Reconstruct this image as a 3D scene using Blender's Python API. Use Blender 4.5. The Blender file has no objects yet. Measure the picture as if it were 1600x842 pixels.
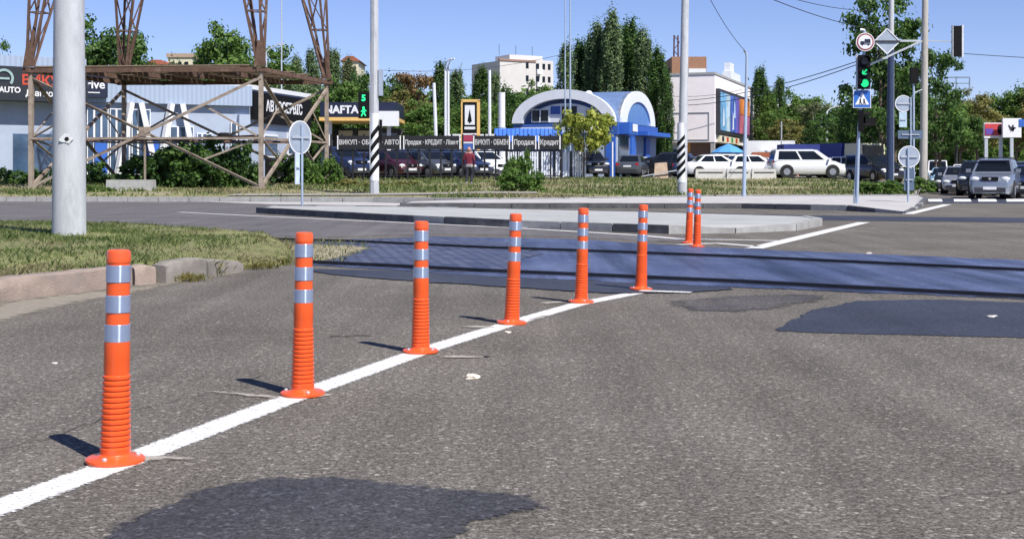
import bpy, bmesh, math, random
import numpy as np
from mathutils import Vector, Matrix
R = math.radians
scene = bpy.context.scene
COL = scene.collection

# ------------------------------------------------------------------ camera, sky, sun, exposure
F = 2000.0            # focal length in pixels of the 1600 px wide photograph
HC = 1.02             # camera height
HY = 273.0            # horizon row
cam_d = bpy.data.cameras.new("camera")
cam = bpy.data.objects.new("camera", cam_d); COL.objects.link(cam)
cam.location = (0, 0, HC); cam.rotation_euler = (R(90), 0, 0)
cam_d.sensor_width = 36; cam_d.lens = 36 * F / 1600
cam_d.shift_y = -(421 - HY) / 1600
cam_d.clip_start = 0.05; cam_d.clip_end = 6000
scene.camera = cam

SUN_EL, SUN_AZ = 51.6, 140.8      # azimuth clockwise from +Y
w = bpy.data.worlds.new("World"); scene.world = w; w.use_nodes = True
nt = w.node_tree; nt.nodes.clear()
wo = nt.nodes.new("ShaderNodeOutputWorld"); bg = nt.nodes.new("ShaderNodeBackground")
sky = nt.nodes.new("ShaderNodeTexSky"); sky.sky_type = 'NISHITA'; sky.sun_disc = False
sky.sun_elevation = R(SUN_EL); sky.sun_rotation = R(SUN_AZ)
sky.air_density = 1.0; sky.dust_density = 0.0; sky.ozone_density = 5.0; sky.altitude = 1500
bg.inputs[1].default_value = 0.085
hsv = nt.nodes.new("ShaderNodeMix"); hsv.data_type = 'RGBA'; hsv.blend_type = 'MULTIPLY'
hsv.inputs[0].default_value = 1.0; hsv.inputs[7].default_value = (1.0, 0.90, 1.08, 1)
nt.links.new(sky.outputs[0], hsv.inputs[6]); nt.links.new(hsv.outputs[2], bg.inputs[0])
nt.links.new(bg.outputs[0], wo.inputs[0])
sd = bpy.data.lights.new("sun", 'SUN'); sd.energy = 4.6; sd.angle = R(0.5); sd.color = (1, .95, .87)
so = bpy.data.objects.new("sun", sd); COL.objects.link(so)
az, el = R(SUN_AZ), R(SUN_EL)
sdir = Vector((math.sin(az) * math.cos(el), math.cos(az) * math.cos(el), math.sin(el)))
so.rotation_euler = sdir.to_track_quat('Z', 'Y').to_euler(); so.location = (20, -20, 40)
vs = scene.view_settings
vs.view_transform = 'Standard'; vs.look = 'None'; vs.exposure = 0.55; vs.gamma = 1; vs.use_curve_mapping = False
scene.cycles.max_bounces = 6

def P(px, py, Y):
    return Vector(((px - 800) / F * Y, Y, HC + (HY - py) / F * Y))
def G(px, py, z=0.0):
    Y = (HC - z) * F / (py - HY)
    return Vector(((px - 800) / F * Y, Y, z))
def lerp(a, b, t): return a + (b - a) * t
def interp(x, pts):
    if x <= pts[0][0]: return pts[0][1]
    for (a, b), (c, d) in zip(pts, pts[1:]):
        if x <= c: return b + (d - b) * (x - a) / (c - a)
    return pts[-1][1]

# ------------------------------------------------------------------ materials
MATS = {}
def nn(nt, t, **kw):
    n = nt.nodes.new(t)
    for k, v in kw.items(): setattr(n, k, v)
    return n
def M(name, col, rough=.6, metal=0.0, var=.14, scale=6.0, bump=0.0, bscale=60.0, spec=.5, stain=None, stain_amt=.0, stretch=(1,1,1), coat=0.0):
    if name in MATS: return MATS[name]
    m = bpy.data.materials.new(name); m.use_nodes = True; t = m.node_tree
    b = t.nodes["Principled BSDF"]; L = t.links.new
    tc = nn(t, "ShaderNodeTexCoord"); mp = nn(t, "ShaderNodeMapping"); mp.inputs['Scale'].default_value = stretch
    L(tc.outputs['Object'], mp.inputs[0])
    n = nn(t, "ShaderNodeTexNoise"); n.inputs['Scale'].default_value = scale; n.inputs['Detail'].default_value = 5; n.inputs['Roughness'].default_value = .65
    L(mp.outputs[0], n.inputs[0])
    mr = nn(t, "ShaderNodeMapRange"); mr.inputs[1].default_value = .3; mr.inputs[2].default_value = .7
    L(n.outputs[0], mr.inputs[0])
    mx = nn(t, "ShaderNodeMix", data_type='RGBA')
    mx.inputs[6].default_value = (*[c * (1 - var) for c in col], 1); mx.inputs[7].default_value = (*[min(1, c * (1 + var)) for c in col], 1)
    L(mr.outputs[0], mx.inputs[0]); out = mx.outputs[2]
    if stain:
        n2 = nn(t, "ShaderNodeTexNoise"); n2.inputs['Scale'].default_value = scale * .43; n2.inputs['Detail'].default_value = 7; n2.inputs['Roughness'].default_value = .7
        L(mp.outputs[0], n2.inputs[0])
        r2 = nn(t, "ShaderNodeMapRange"); r2.inputs[1].default_value = .52; r2.inputs[2].default_value = .66; r2.inputs[4].default_value = stain_amt
        L(n2.outputs[0], r2.inputs[0])
        m2 = nn(t, "ShaderNodeMix", data_type='RGBA'); m2.inputs[7].default_value = (*stain, 1)
        L(r2.outputs[0], m2.inputs[0]); L(out, m2.inputs[6]); out = m2.outputs[2]
    L(out, b.inputs['Base Color'])
    b.inputs['Roughness'].default_value = rough; b.inputs['Metallic'].default_value = metal
    b.inputs['Specular IOR Level'].default_value = spec; b.inputs['Coat Weight'].default_value = coat
    if bump:
        n3 = nn(t, "ShaderNodeTexNoise"); n3.inputs['Scale'].default_value = bscale; n3.inputs['Detail'].default_value = 3
        L(tc.outputs['Object'], n3.inputs[0])
        bp = nn(t, "ShaderNodeBump"); bp.inputs['Strength'].default_value = bump; bp.inputs['Distance'].default_value = .02
        L(n3.outputs[0], bp.inputs['Height']); L(bp.outputs[0], b.inputs['Normal'])
    MATS[name] = m; return m
def EM(name, col, s):
    m = bpy.data.materials.new(name); m.use_nodes = True; b = m.node_tree.nodes["Principled BSDF"]
    b.inputs['Base Color'].default_value = (*col, 1); b.inputs['Emission Color'].default_value = (*col, 1); b.inputs['Emission Strength'].default_value = s
    return m
def leafmat(name, c1, c2):
    if name in MATS: return MATS[name]
    m = bpy.data.materials.new(name); m.use_nodes = True; t = m.node_tree; L = t.links.new
    b = t.nodes["Principled BSDF"]; o = t.nodes["Material Output"]
    tc = nn(t, "ShaderNodeTexCoord"); n = nn(t, "ShaderNodeTexNoise"); n.inputs['Scale'].default_value = .9; n.inputs['Detail'].default_value = 4
    L(tc.outputs['Object'], n.inputs[0])
    gi = nn(t, "ShaderNodeNewGeometry")
    ad = nn(t, "ShaderNodeMath", operation='MULTIPLY_ADD'); ad.inputs[1].default_value = .5; ad.inputs[2].default_value = -.25
    L(gi.outputs['Random Per Island'], ad.inputs[0])
    a2 = nn(t, "ShaderNodeMath", operation='ADD'); L(n.outputs[0], a2.inputs[0]); L(ad.outputs[0], a2.inputs[1])
    mr = nn(t, "ShaderNodeMapRange"); mr.inputs[1].default_value = .3; mr.inputs[2].default_value = .75; L(a2.outputs[0], mr.inputs[0])
    mx = nn(t, "ShaderNodeMix", data_type='RGBA'); mx.inputs[6].default_value = (*c1, 1); mx.inputs[7].default_value = (*c2, 1)
    L(mr.outputs[0], mx.inputs[0]); L(mx.outputs[2], b.inputs['Base Color']); b.inputs['Roughness'].default_value = .55; b.inputs['Specular IOR Level'].default_value = .25
    tr = nn(t, "ShaderNodeBsdfTranslucent"); L(mx.outputs[2], tr.inputs[0])
    ms = nn(t, "ShaderNodeMixShader"); ms.inputs[0].default_value = .42
    L(b.outputs[0], ms.inputs[1]); L(tr.outputs[0], ms.inputs[2]); L(ms.outputs[0], o.inputs[0])
    MATS[name] = m; return m
def soft_edge(m, scale=14, k=7.0, fac=1.5):
    t = m.node_tree; L = t.links.new; b = t.nodes["Principled BSDF"]; tc = nn(t, "ShaderNodeTexCoord")
    at = nn(t, "ShaderNodeAttribute", attribute_name='edge'); n = nn(t, "ShaderNodeTexNoise"); n.inputs['Scale'].default_value = scale; n.inputs['Detail'].default_value = 6; n.inputs['Roughness'].default_value = .75
    L(tc.outputs['Object'], n.inputs[0])
    a = nn(t, "ShaderNodeMath", operation='MULTIPLY_ADD'); a.inputs[1].default_value = fac; a.inputs[2].default_value = -1.0; L(at.outputs['Fac'], a.inputs[0])
    c = nn(t, "ShaderNodeMath", operation='MULTIPLY_ADD'); c.inputs[1].default_value = 1.7; L(n.outputs[0], c.inputs[0]); L(a.outputs[0], c.inputs[2])
    d = nn(t, "ShaderNodeMath", operation='MULTIPLY', use_clamp=True); d.inputs[1].default_value = k; L(c.outputs[0], d.inputs[0]); L(d.outputs[0], b.inputs['Alpha'])
    return m
def asphalt(name, base, blotch, rough=.85, grain=1.0, spec=.3, streak=.15, ang=0.0):
    m = bpy.data.materials.new(name); m.use_nodes = True; t = m.node_tree; L = t.links.new
    b = t.nodes["Principled BSDF"]; tc = nn(t, "ShaderNodeTexCoord")
    n1 = nn(t, "ShaderNodeTexNoise"); n1.inputs['Scale'].default_value = 88; n1.inputs['Detail'].default_value = 4; n1.inputs['Roughness'].default_value = .75
    v = nn(t, "ShaderNodeTexVoronoi"); v.inputs['Scale'].default_value = 70
    n2 = nn(t, "ShaderNodeTexNoise"); n2.inputs['Scale'].default_value = .55; n2.inputs['Detail'].default_value = 8; n2.inputs['Roughness'].default_value = .62
    mp = nn(t, "ShaderNodeMapping"); mp.inputs['Rotation'].default_value = (0, 0, ang); mp.inputs['Scale'].default_value = (2.6, .14, 1)
    n3 = nn(t, "ShaderNodeTexNoise"); n3.inputs['Scale'].default_value = 1.1; n3.inputs['Detail'].default_value = 5
    for n in (n1, v, n2): L(tc.outputs['Object'], n.inputs['Vector'])
    L(tc.outputs['Object'], mp.inputs[0]); L(mp.outputs[0], n3.inputs['Vector'])
    r2 = nn(t, "ShaderNodeMapRange"); r2.inputs[1].default_value = .36; r2.inputs[2].default_value = .66; L(n2.outputs[0], r2.inputs[0])
    mx = nn(t, "ShaderNodeMix", data_type='RGBA'); mx.inputs[6].default_value = (*base, 1); mx.inputs[7].default_value = (*blotch, 1); L(r2.outputs[0], mx.inputs[0])
    r3 = nn(t, "ShaderNodeMapRange"); r3.inputs[1].default_value = .3; r3.inputs[2].default_value = .7; r3.inputs[3].default_value = 1 - streak; r3.inputs[4].default_value = 1 + streak; L(n3.outputs[0], r3.inputs[0])
    r1 = nn(t, "ShaderNodeMapRange"); r1.inputs[1].default_value = .36; r1.inputs[2].default_value = .64; r1.inputs[3].default_value = 1 - .62 * grain; r1.inputs[4].default_value = 1 + .62 * grain; L(n1.outputs[0], r1.inputs[0])
    vc = nn(t, "ShaderNodeSeparateColor"); L(v.outputs['Color'], vc.inputs[0])
    rv = nn(t, "ShaderNodeMapRange"); rv.inputs[1].default_value = .86; rv.inputs[2].default_value = 1.0; rv.inputs[3].default_value = 1.0; rv.inputs[4].default_value = 1 + 1.1 * grain; L(vc.outputs[0], rv.inputs[0])
    n4 = nn(t, "ShaderNodeTexNoise"); n4.inputs['Scale'].default_value = 34; n4.inputs['Detail'].default_value = 3; n4.inputs['Roughness'].default_value = .8; L(tc.outputs['Object'], n4.inputs['Vector'])
    r4 = nn(t, "ShaderNodeMapRange"); r4.inputs[1].default_value = .38; r4.inputs[2].default_value = .62; r4.inputs[3].default_value = 1 - .34 * grain; r4.inputs[4].default_value = 1 + .34 * grain; L(n4.outputs[0], r4.inputs[0])
    k0 = nn(t, "ShaderNodeMath", operation='MULTIPLY'); L(r1.outputs[0], k0.inputs[0]); L(r4.outputs[0], k0.inputs[1])
    k1 = nn(t, "ShaderNodeMath", operation='MULTIPLY'); L(k0.outputs[0], k1.inputs[0]); L(r3.outputs[0], k1.inputs[1])
    k2 = nn(t, "ShaderNodeMath", operation='MULTIPLY'); L(k1.outputs[0], k2.inputs[0]); L(rv.outputs[0], k2.inputs[1])
    sc = nn(t, "ShaderNodeVectorMath", operation='SCALE'); L(mx.outputs[2], sc.inputs[0]); L(k2.outputs[0], sc.inputs['Scale'])
    L(sc.outputs[0], b.inputs['Base Color'])
    b.inputs['Roughness'].default_value = rough; b.inputs['Specular IOR Level'].default_value = spec
    bp = nn(t, "ShaderNodeBump"); bp.inputs['Strength'].default_value = .55 * grain; bp.inputs['Distance'].default_value = .006
    L(n1.outputs[0], bp.inputs['Height']); L(bp.outputs[0], b.inputs['Normal'])
    return m

# ------------------------------------------------------------------ mesh builder
class MB:
    def __init__(s): s.v = []; s.f = []; s.m = []
    def add(s, vs, fs, mi=0):
        o = len(s.v); s.v += [tuple(v) for v in vs]; s.f += [[i + o for i in f] for f in fs]; s.m += [mi] * len(fs); return s
    def box(s, c, d, mi=0, rz=0.0, taper=1.0):
        vs = []
        for z in (-.5, .5):
            k = taper if z > 0 else 1
            for x, y in ((-.5, -.5), (.5, -.5), (.5, .5), (-.5, .5)):
                p = Vector((x * d[0] * k, y * d[1] * k, z * d[2]))
                if rz: p = Matrix.Rotation(rz, 3, 'Z') @ p
                vs.append(Vector(c) + p)
        return s.add(vs, [(3, 2, 1, 0), (4, 5, 6, 7), (0, 1, 5, 4), (1, 2, 6, 5), (2, 3, 7, 6), (3, 0, 4, 7)], mi)
    def b2(s, a, b, mi=0):
        return s.box([(x + y) / 2 for x, y in zip(a, b)], [abs(y - x) for x, y in zip(a, b)], mi)
    def bar(s, p0, p1, w, h=None, mi=0, up=(0, 0, 1)):
        h = h or w; p0 = Vector(p0); p1 = Vector(p1); d = (p1 - p0).normalized(); u = Vector(up)
        if abs(d.dot(u)) > .98: u = Vector((1, 0, 0))
        x = d.cross(u).normalized(); y = x.cross(d).normalized(); vs = []
        for p in (p0, p1):
            for a, b in ((-1, -1), (1, -1), (1, 1), (-1, 1)): vs.append(p + x * a * w / 2 + y * b * h / 2)
        return s.add(vs, [(0, 1, 2, 3), (7, 6, 5, 4), (4, 5, 1, 0), (5, 6, 2, 1), (6, 7, 3, 2), (7, 4, 0, 3)], mi)
    def cyl(s, p0, p1, r0, r1=None, n=12, mi=0, caps=True):
        r1 = r0 if r1 is None else r1; p0 = Vector(p0); p1 = Vector(p1); d = (p1 - p0).normalized()
        u = Vector((0, 0, 1)) if abs(d.z) < .9 else Vector((1, 0, 0))
        x = d.cross(u).normalized(); y = d.cross(x).normalized(); vs = []
        for p, r in ((p0, r0), (p1, r1)):
            for i in range(n):
                a = 2 * math.pi * i / n; vs.append(p + x * r * math.cos(a) + y * r * math.sin(a))
        fs = [(i, (i + 1) % n, n + (i + 1) % n, n + i) for i in range(n)]
        if caps: fs += [tuple(range(n - 1, -1, -1)), tuple(range(n, 2 * n))]
        return s.add(vs, fs, mi)
    def tube(s, pts, r, n=6, mi=0):
        for a, b in zip(pts, pts[1:]): s.cyl(a, b, r, r, n, mi, True)
        return s
    def lathe(s, prof, n=24, mi=0, c=(0, 0, 0)):
        vs = []; k = len(prof)
        for r, z in prof:
            for i in range(n):
                a = 2 * math.pi * i / n; vs.append((c[0] + r * math.cos(a), c[1] + r * math.sin(a), c[2] + z))
        fs = [(j * n + i, j * n + (i + 1) % n, (j + 1) * n + (i + 1) % n, (j + 1) * n + i) for j in range(k - 1) for i in range(n)]
        fs += [tuple(range(n - 1, -1, -1)), tuple(range((k - 1) * n, k * n))]
        return s.add(vs, fs, mi)
    def sphere(s, c, r, n=10, mi=0):
        if not hasattr(r, '__len__'): r = (r, r, r)
        pr = [(math.sin(math.pi * j / n), -math.cos(math.pi * j / n)) for j in range(n + 1)]
        pr[0] = (.02, -1); pr[-1] = (.02, 1); o = len(s.v); s.lathe(pr, n * 2, mi)
        for i in range(o, len(s.v)):
            v = s.v[i]; s.v[i] = (c[0] + v[0] * r[0], c[1] + v[1] * r[1], c[2] + v[2] * r[2])
        return s
    def prism(s, poly, z0, z1, mi=0, sides=None):
        """poly of (x, y); counter-clockwise or not; top may be a list of z"""
        A = sum(a[0] * b[1] - b[0] * a[1] for a, b in zip(poly, poly[1:] + poly[:1]))
        if A < 0: poly = poly[::-1]
        n = len(poly); vs = [(p[0], p[1], z0) for p in poly] + [(p[0], p[1], z1) for p in poly]
        s.add(vs, [tuple(range(n, 2 * n))], mi)
        o = len(s.v) - 2 * n
        for i in range(n):
            j = (i + 1) % n; s.f.append([o + i, o + j, o + n + j, o + n + i]); s.m.append(mi if sides is None else sides)
        s.f.append([o + i for i in range(n - 1, -1, -1)]); s.m.append(mi)
        return s
    def slab(s, o, u, v, poly, th, mi=0):
        """polygon in plane o + a u + b v, extruded th along u x v"""
        o = Vector(o); u = Vector(u); v = Vector(v); nrm = u.cross(v).normalized() * th; n = len(poly)
        A = sum(a[0] * b[1] - b[0] * a[1] for a, b in zip(poly, poly[1:] + poly[:1]))
        if A < 0: poly = poly[::-1]
        a = [o + u * p[0] + v * p[1] for p in poly]; b = [p + nrm for p in a]
        fs = [tuple(range(n - 1, -1, -1)), tuple(range(n, 2 * n))] + [(i, (i + 1) % n, n + (i + 1) % n, n + i) for i in range(n)]
        return s.add(a + b, fs, mi)
    def mesh(s, name, mats, smooth=False):
        me = bpy.data.meshes.new(name); me.from_pydata(s.v, [], s.f); me.update()
        for m in (mats if isinstance(mats, (list, tuple)) else [mats]): me.materials.append(m)
        if any(s.m): me.polygons.foreach_set("material_index", s.m)
        if smooth:
            me.polygons.foreach_set("use_smooth", [True] * len(s.f)); me.set_sharp_from_angle(angle=R(smooth if smooth is not True else 38))
        return me
    def build(s, name, mats, parent=None, smooth=False, loc=None):
        o = bpy.data.objects.new(name, s.mesh(name, mats, smooth)); COL.objects.link(o)
        if parent: o.parent = parent
        if loc: o.location = loc
        return o
def tag(o, label, cat, group=None):
    o['label'] = label; o['category'] = cat
    if group: o['group'] = group
    return o
def struct(o, kind='structure'): o['kind'] = kind; return o
def thing(name, label, cat, loc=(0, 0, 0), rz=0.0, group=None):
    o = bpy.data.objects.new(name, None); COL.objects.link(o); o.location = loc; o.rotation_euler = (0, 0, rz); o.empty_display_size = .2
    return tag(o, label, cat, group)
def dup(root, loc=None, rz=None, label=None, group=None):
    r = root.copy(); COL.objects.link(r)
    if loc is not None: r.location = loc
    if rz is not None: r.rotation_euler = (0, 0, rz)
    if label: r['label'] = label
    if group: r['group'] = group
    for ch in list(root.children):
        c = ch.copy(); COL.objects.link(c); c.parent = r
        for g in list(ch.children):
            d = g.copy(); COL.objects.link(d); d.parent = c
    return r
def txt(s, size, mat, parent, loc, rot=(R(90), 0, 0), extr=.01, name='lettering', bold=0.0, sx=1.0, shear=0.0):
    c = bpy.data.curves.new('t', 'FONT'); c.body = s; c.size = size; c.extrude = extr; c.align_x = 'CENTER'; c.align_y = 'CENTER'; c.offset = bold; c.resolution_u = 3; c.shear = shear
    t = bpy.data.objects.new('t', c); COL.objects.link(t); bpy.context.view_layer.update()
    me = bpy.data.meshes.new_from_object(t.evaluated_get(bpy.context.evaluated_depsgraph_get())); me.name = name
    bpy.data.objects.remove(t); bpy.data.curves.remove(c)
    me.materials.clear(); me.materials.append(mat)
    o = bpy.data.objects.new(name, me); COL.objects.link(o); o.parent = parent; o.location = loc; o.rotation_euler = rot; o.scale = (sx, 1, 1)
    return o
def quadcloud(name, pts, nrm, size, mats, parent=None, mi=None, aspect=1.5, rng=None):
    """leaf-sized faces: one kite per point"""
    n = len(pts); rng = rng or np.random.default_rng(1)
    nrm = nrm / (np.linalg.norm(nrm, axis=1, keepdims=True) + 1e-9)
    t = rng.normal(size=(n, 3)); t -= nrm * (t * nrm).sum(1, keepdims=True); t /= np.linalg.norm(t, axis=1, keepdims=True) + 1e-9
    b = np.cross(nrm, t); s = np.asarray(size).reshape(-1, 1) * np.ones((n, 1))
    q = np.stack([pts - t * s * aspect / 2, pts + b * s / 2 + t * s * .1, pts + t * s * aspect / 2, pts - b * s / 2 + t * s * .1], 1).reshape(-1, 3)
    me = bpy.data.meshes.new(name); me.vertices.add(4 * n); me.vertices.foreach_set("co", q.astype(np.float32).ravel())
    me.loops.add(4 * n); me.loops.foreach_set("vertex_index", np.arange(4 * n, dtype=np.int32))
    me.polygons.add(n); me.polygons.foreach_set("loop_start", np.arange(0, 4 * n, 4, dtype=np.int32))
    for m in (mats if isinstance(mats, list) else [mats]): me.materials.append(m)
    if mi is not None: me.polygons.foreach_set("material_index", np.asarray(mi, dtype=np.int32))
    me.update(); me.validate()
    return me
def newobj(name, me, parent=None):
    o = bpy.data.objects.new(name, me); COL.objects.link(o); o.parent = parent; return o

# ------------------------------------------------------------------ shared materials
white = M('white_paint', (.72, .73, .75), .5, var=.06)
road_white = M('road_marking_paint', (.78, .78, .77), .6, var=.08, scale=45, stain=(.3, .29, .28), stain_amt=.35, bump=.2, bscale=120)
concrete = M('concrete', (.36, .36, .35), .85, var=.18, scale=3, bump=.25, bscale=40, stain=(.24, .23, .22), stain_amt=.5)
pole_conc = M('pole_concrete', (.45, .47, .50), .8, var=.12, scale=2.2, bump=.2, bscale=45, stain=(.26, .27, .3), stain_amt=.55, stretch=(3, 3, .8))
galv = M('galvanised_steel', (.48, .51, .55), .5, metal=.35, var=.12, scale=5)
signback = M('sign_back_metal', (.36, .42, .5), .5, metal=.3, var=.12, scale=4)
black = M('black_plastic', (.007, .007, .008), .65, var=.2, spec=.15)
dark = M('dark_metal', (.03, .032, .038), .5, var=.25)
rubber = M('rubber', (.018, .018, .02), .8, var=.2)
glass = M('window_glass', (.008, .011, .016), .08, var=.3, spec=.3, scale=1.5)
bglass = M('building_glass', (.05, .09, .16), .08, var=.4, spec=.8, scale=.7)
chrome = M('chrome', (.6, .6, .62), .2, metal=.9, var=.05)
navy = M('navy_panel', (.012, .017, .045), .45, var=.15)
blue = M('blue_panel', (.03, .12, .48), .5, var=.12, scale=2)
rust = M('rusty_steel', (.105, .06, .042), .85, var=.35, scale=3.5, bump=.3, bscale=25, stain=(.2, .14, .1), stain_amt=.7)
weathered = M('weathered_steel', (.29, .24, .195), .8, var=.22, scale=3, bump=.25, bscale=25, stain=(.10, .055, .035), stain_amt=.9)
green_on = EM('green_signal_light', (.015, .6, .2), 1.0)
lens_off = M('dark_lens', (.03, .02, .02), .25, var=.2)
# ================================================================== GROUND
GEDGE = [(-200, 50), (-30, 49), (-11, 48), (-5, 47.5), (-1, 46), (2, 47), (9, 53), (17.1, 54)]
def Gy(x): return interp(x, GEDGE)
def XR(y): return 13.5 + .33 * (y - 43.4)
FZ = [(0, .15), (4, .26), (11, .52), (20, .78), (30, .82), (500, .82)]
def vd(x, y):
    return min(y - Gy(x), (XR(y) - x) * 3.8)
def gz(x, y):
    d = vd(x, y)
    return interp(d, FZ) if d > 0 else 0.0

a_old = asphalt('old_asphalt', (.106, .097, .086), (.142, .131, .118), .92, 1.0, .10, ang=R(20))
a_left = asphalt('crossroad_asphalt', (.094, .088, .092), (.128, .12, .12), .85, .8, .3, ang=R(80))
a_patch = asphalt('fresh_asphalt', (.024, .029, .047), (.036, .041, .060), .72, .75, .4)
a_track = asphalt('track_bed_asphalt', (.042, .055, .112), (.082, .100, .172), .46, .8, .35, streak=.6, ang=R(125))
a_band = asphalt('bitumen_band', (.028, .031, .043), (.045, .048, .06), .55, .6, .4)
dirt = M('dirt_and_dry_grass', (.2, .19, .09), .95, var=.4, scale=1.2, bump=.4, bscale=8, stain=(.33, .29, .2), stain_amt=.8)
lawn_m = M('lawn_soil', (.17, .175, .065), .95, var=.35, scale=1.8, bump=.5, bscale=30, stain=(.2, .17, .1), stain_amt=.8)
pave_m = M('pavement_concrete', (.42, .41, .40), .85, var=.14, scale=1.1, bump=.2, bscale=60, stain=(.32, .31, .3), stain_amt=.5)
island_m = M('island_asphalt', (.36, .365, .36), .85, var=.13, scale=1.3, bump=.25, bscale=80, stain=(.28, .28, .27), stain_amt=.5)
kerb_dark = M('dark_kerb_stone', (.085, .085, .092), .85, var=.3, scale=4, bump=.3, bscale=30, stain=(.16, .16, .16), stain_amt=.7)
kerb_lite = M('pale_kerb_stone', (.33, .33, .32), .85, var=.2, scale=4, bump=.3, bscale=30, stain=(.22, .21, .2), stain_amt=.6)

# base terrain to the horizon
mb = MB(); xs = [-3000, -600, -200, -60, 0, 60, 200, 600, 3000]; ys = [-200, -40, 0, 40, 160, 400, 1000, 3000]
for i in range(len(xs) - 1):
    for j in range(len(ys) - 1):
        mb.add([(xs[i], ys[j], -.06), (xs[i+1], ys[j], -.06), (xs[i+1], ys[j+1], -.06), (xs[i], ys[j+1], -.06)], [(0, 1, 2, 3)])
struct(mb.build('terrain', dirt))
# road sheet (whole junction plus the road running away to the right)
mb = MB()
mb.add([(-90, -30, 0), (70, -30, 0), (70, 60, 0), (-90, 60, 0)], [(0, 1, 2, 3)])
mb.add([(XR(60) - .2, 60, 0), (70, 60, 0), (XR(170) + 60, 170, 0), (XR(170) - .2, 170, 0)], [(0, 1, 2, 3)])
struct(mb.build('road', a_old))

def sheet(name, pts, z, m, px=True, kind='structure'):
    pp = [p if isinstance(p, Vector) else G(*p) if px else Vector((p[0], p[1], 0)) for p in pts]
    n = len(pp); mb = MB()
    A = sum(a.x * b.y - b.x * a.y for a, b in zip(pp, pp[1:] + pp[:1]))
    if A < 0: pp = pp[::-1]
    mb.add([(p.x, p.y, z) for p in pp], [tuple(range(n))])
    return struct(mb.build(name, m), kind)
def soft(name, outline, z, m, width=.1, cell=.08):
    bm = bmesh.new(); f = bm.faces.new([bm.verts.new((p.x, p.y, z)) for p in outline]); bmesh.ops.triangulate(bm, faces=[f])
    for _ in range(7):
        es = [e for e in bm.edges if e.calc_length() > cell * 2]
        if not es or len(bm.verts) > 30000: break
        bmesh.ops.subdivide_edges(bm, edges=es, cuts=1); bmesh.ops.triangulate(bm, faces=[f for f in bm.faces if len(f.verts) > 3])
    bmesh.ops.recalc_face_normals(bm, faces=bm.faces[:]); bm.normal_update()
    if sum(f.normal.z for f in bm.faces) < 0: bmesh.ops.reverse_faces(bm, faces=bm.faces[:])
    O = np.array([(p.x, p.y) for p in outline]); A = O; B = np.roll(O, -1, 0); V = np.array([(v.co.x, v.co.y) for v in bm.verts]); d = np.full(len(V), 1e9)
    for a, b_ in zip(A, B):
        ab = b_ - a; t_ = np.clip(((V - a) @ ab) / max(1e-9, ab @ ab), 0, 1); d = np.minimum(d, np.linalg.norm(V - a - t_[:, None] * ab, axis=1))
    me = bpy.data.meshes.new(name); bm.to_mesh(me); bm.free(); at = me.attributes.new('edge', 'FLOAT', 'POINT'); at.data.foreach_set('value', np.clip(d / width, 0, 1).astype(np.float32)); me.materials.append(m)
    return struct(newobj(name, me))
def ragged(pts, amp, seed, step=.25, px=True):
    """subdivide an outline and make its edge uneven (world units)"""
    rng = random.Random(seed); pp = [G(*p) if px else Vector((p[0], p[1], 0)) for p in pts]; out = []
    for a, b in zip(pp, pp[1:] + pp[:1]):
        n = max(1, int((b - a).length / step))
        for i in range(n):
            q = a.lerp(b, i / n); out.append(Vector((q.x + rng.uniform(-amp, amp), q.y + rng.uniform(-amp, amp), 0)))
    return out
# crossroad asphalt, slightly different tone
soft('crossroad', ragged([(-900, 350), (0, 346), (150, 350), (330, 362), (470, 372), (700, 366), (880, 371), (1020, 378), (1100, 376), (1170, 376), (1000, 366), (600, 345), (400, 336), (620, 318), (640, 308.5), (0, 308), (-900, 309)], .04, 3, 1.0), .003, soft_edge(a_left, 6), .5, .5)
# track crossing: smooth dark bed, cobbles to its left, dark bitumen band along the near side
far = [(455, 377), (560, 374), (680, 370), (900, 374), (1100, 386), (1300, 395), (1600, 407), (2100, 432)]
near = [(2100, 505), (1600, 469), (1400, 461), (1130, 449), (1000, 444), (800, 434), (640, 424), (480, 415)]
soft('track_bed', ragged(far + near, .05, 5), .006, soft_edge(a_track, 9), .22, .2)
soft('bitumen_band', ragged([(440, 420), (640, 424), (800, 434), (1000, 444), (1140, 449), (1150, 453), (1060, 459), (960, 460), (880, 455), (700, 444), (560, 434)], .035, 8, .2), .009, soft_edge(asphalt('bitumen_band_near', (.028, .031, .043), (.045, .048, .06), .55, .6, .4), 16), .14, .1)
soft('asphalt_strip', ragged([(1035, 470), (1110, 463), (1260, 458), (1320, 463), (1230, 485), (1150, 490), (1060, 487)], .05, 81, .2), .004, soft_edge(asphalt('worn_patch_asphalt', (.055, .052, .055), (.085, .078, .074), .8, .9, .3), 9, 3), .5, .1)
# cobbles (setts) between the rails at the left, laid as one block pattern
cob = bpy.data.materials.new('cobble_setts'); cob.use_nodes = True; t = cob.node_tree; L = t.links.new
b = t.nodes["Principled BSDF"]; tc = nn(t, "ShaderNodeTexCoord"); mp = nn(t, "ShaderNodeMapping"); mp.inputs['Rotation'].default_value = (0, 0, R(35)); L(tc.outputs['Object'], mp.inputs[0])
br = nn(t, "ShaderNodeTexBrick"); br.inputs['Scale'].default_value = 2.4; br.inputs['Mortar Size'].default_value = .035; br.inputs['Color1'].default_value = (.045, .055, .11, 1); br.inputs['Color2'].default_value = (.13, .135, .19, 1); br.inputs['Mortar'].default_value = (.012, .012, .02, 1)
L(mp.outputs[0], br.inputs[0]); L(br.outputs[0], b.inputs[0]); b.inputs['Roughness'].default_value = .45
bp = nn(t, "ShaderNodeBump"); bp.inputs['Strength'].default_value = .8; bp.inputs['Distance'].default_value = .03; bp.invert = True; L(br.outputs[1], bp.inputs['Height']); L(bp.outputs[0], b.inputs['Normal'])
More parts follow.
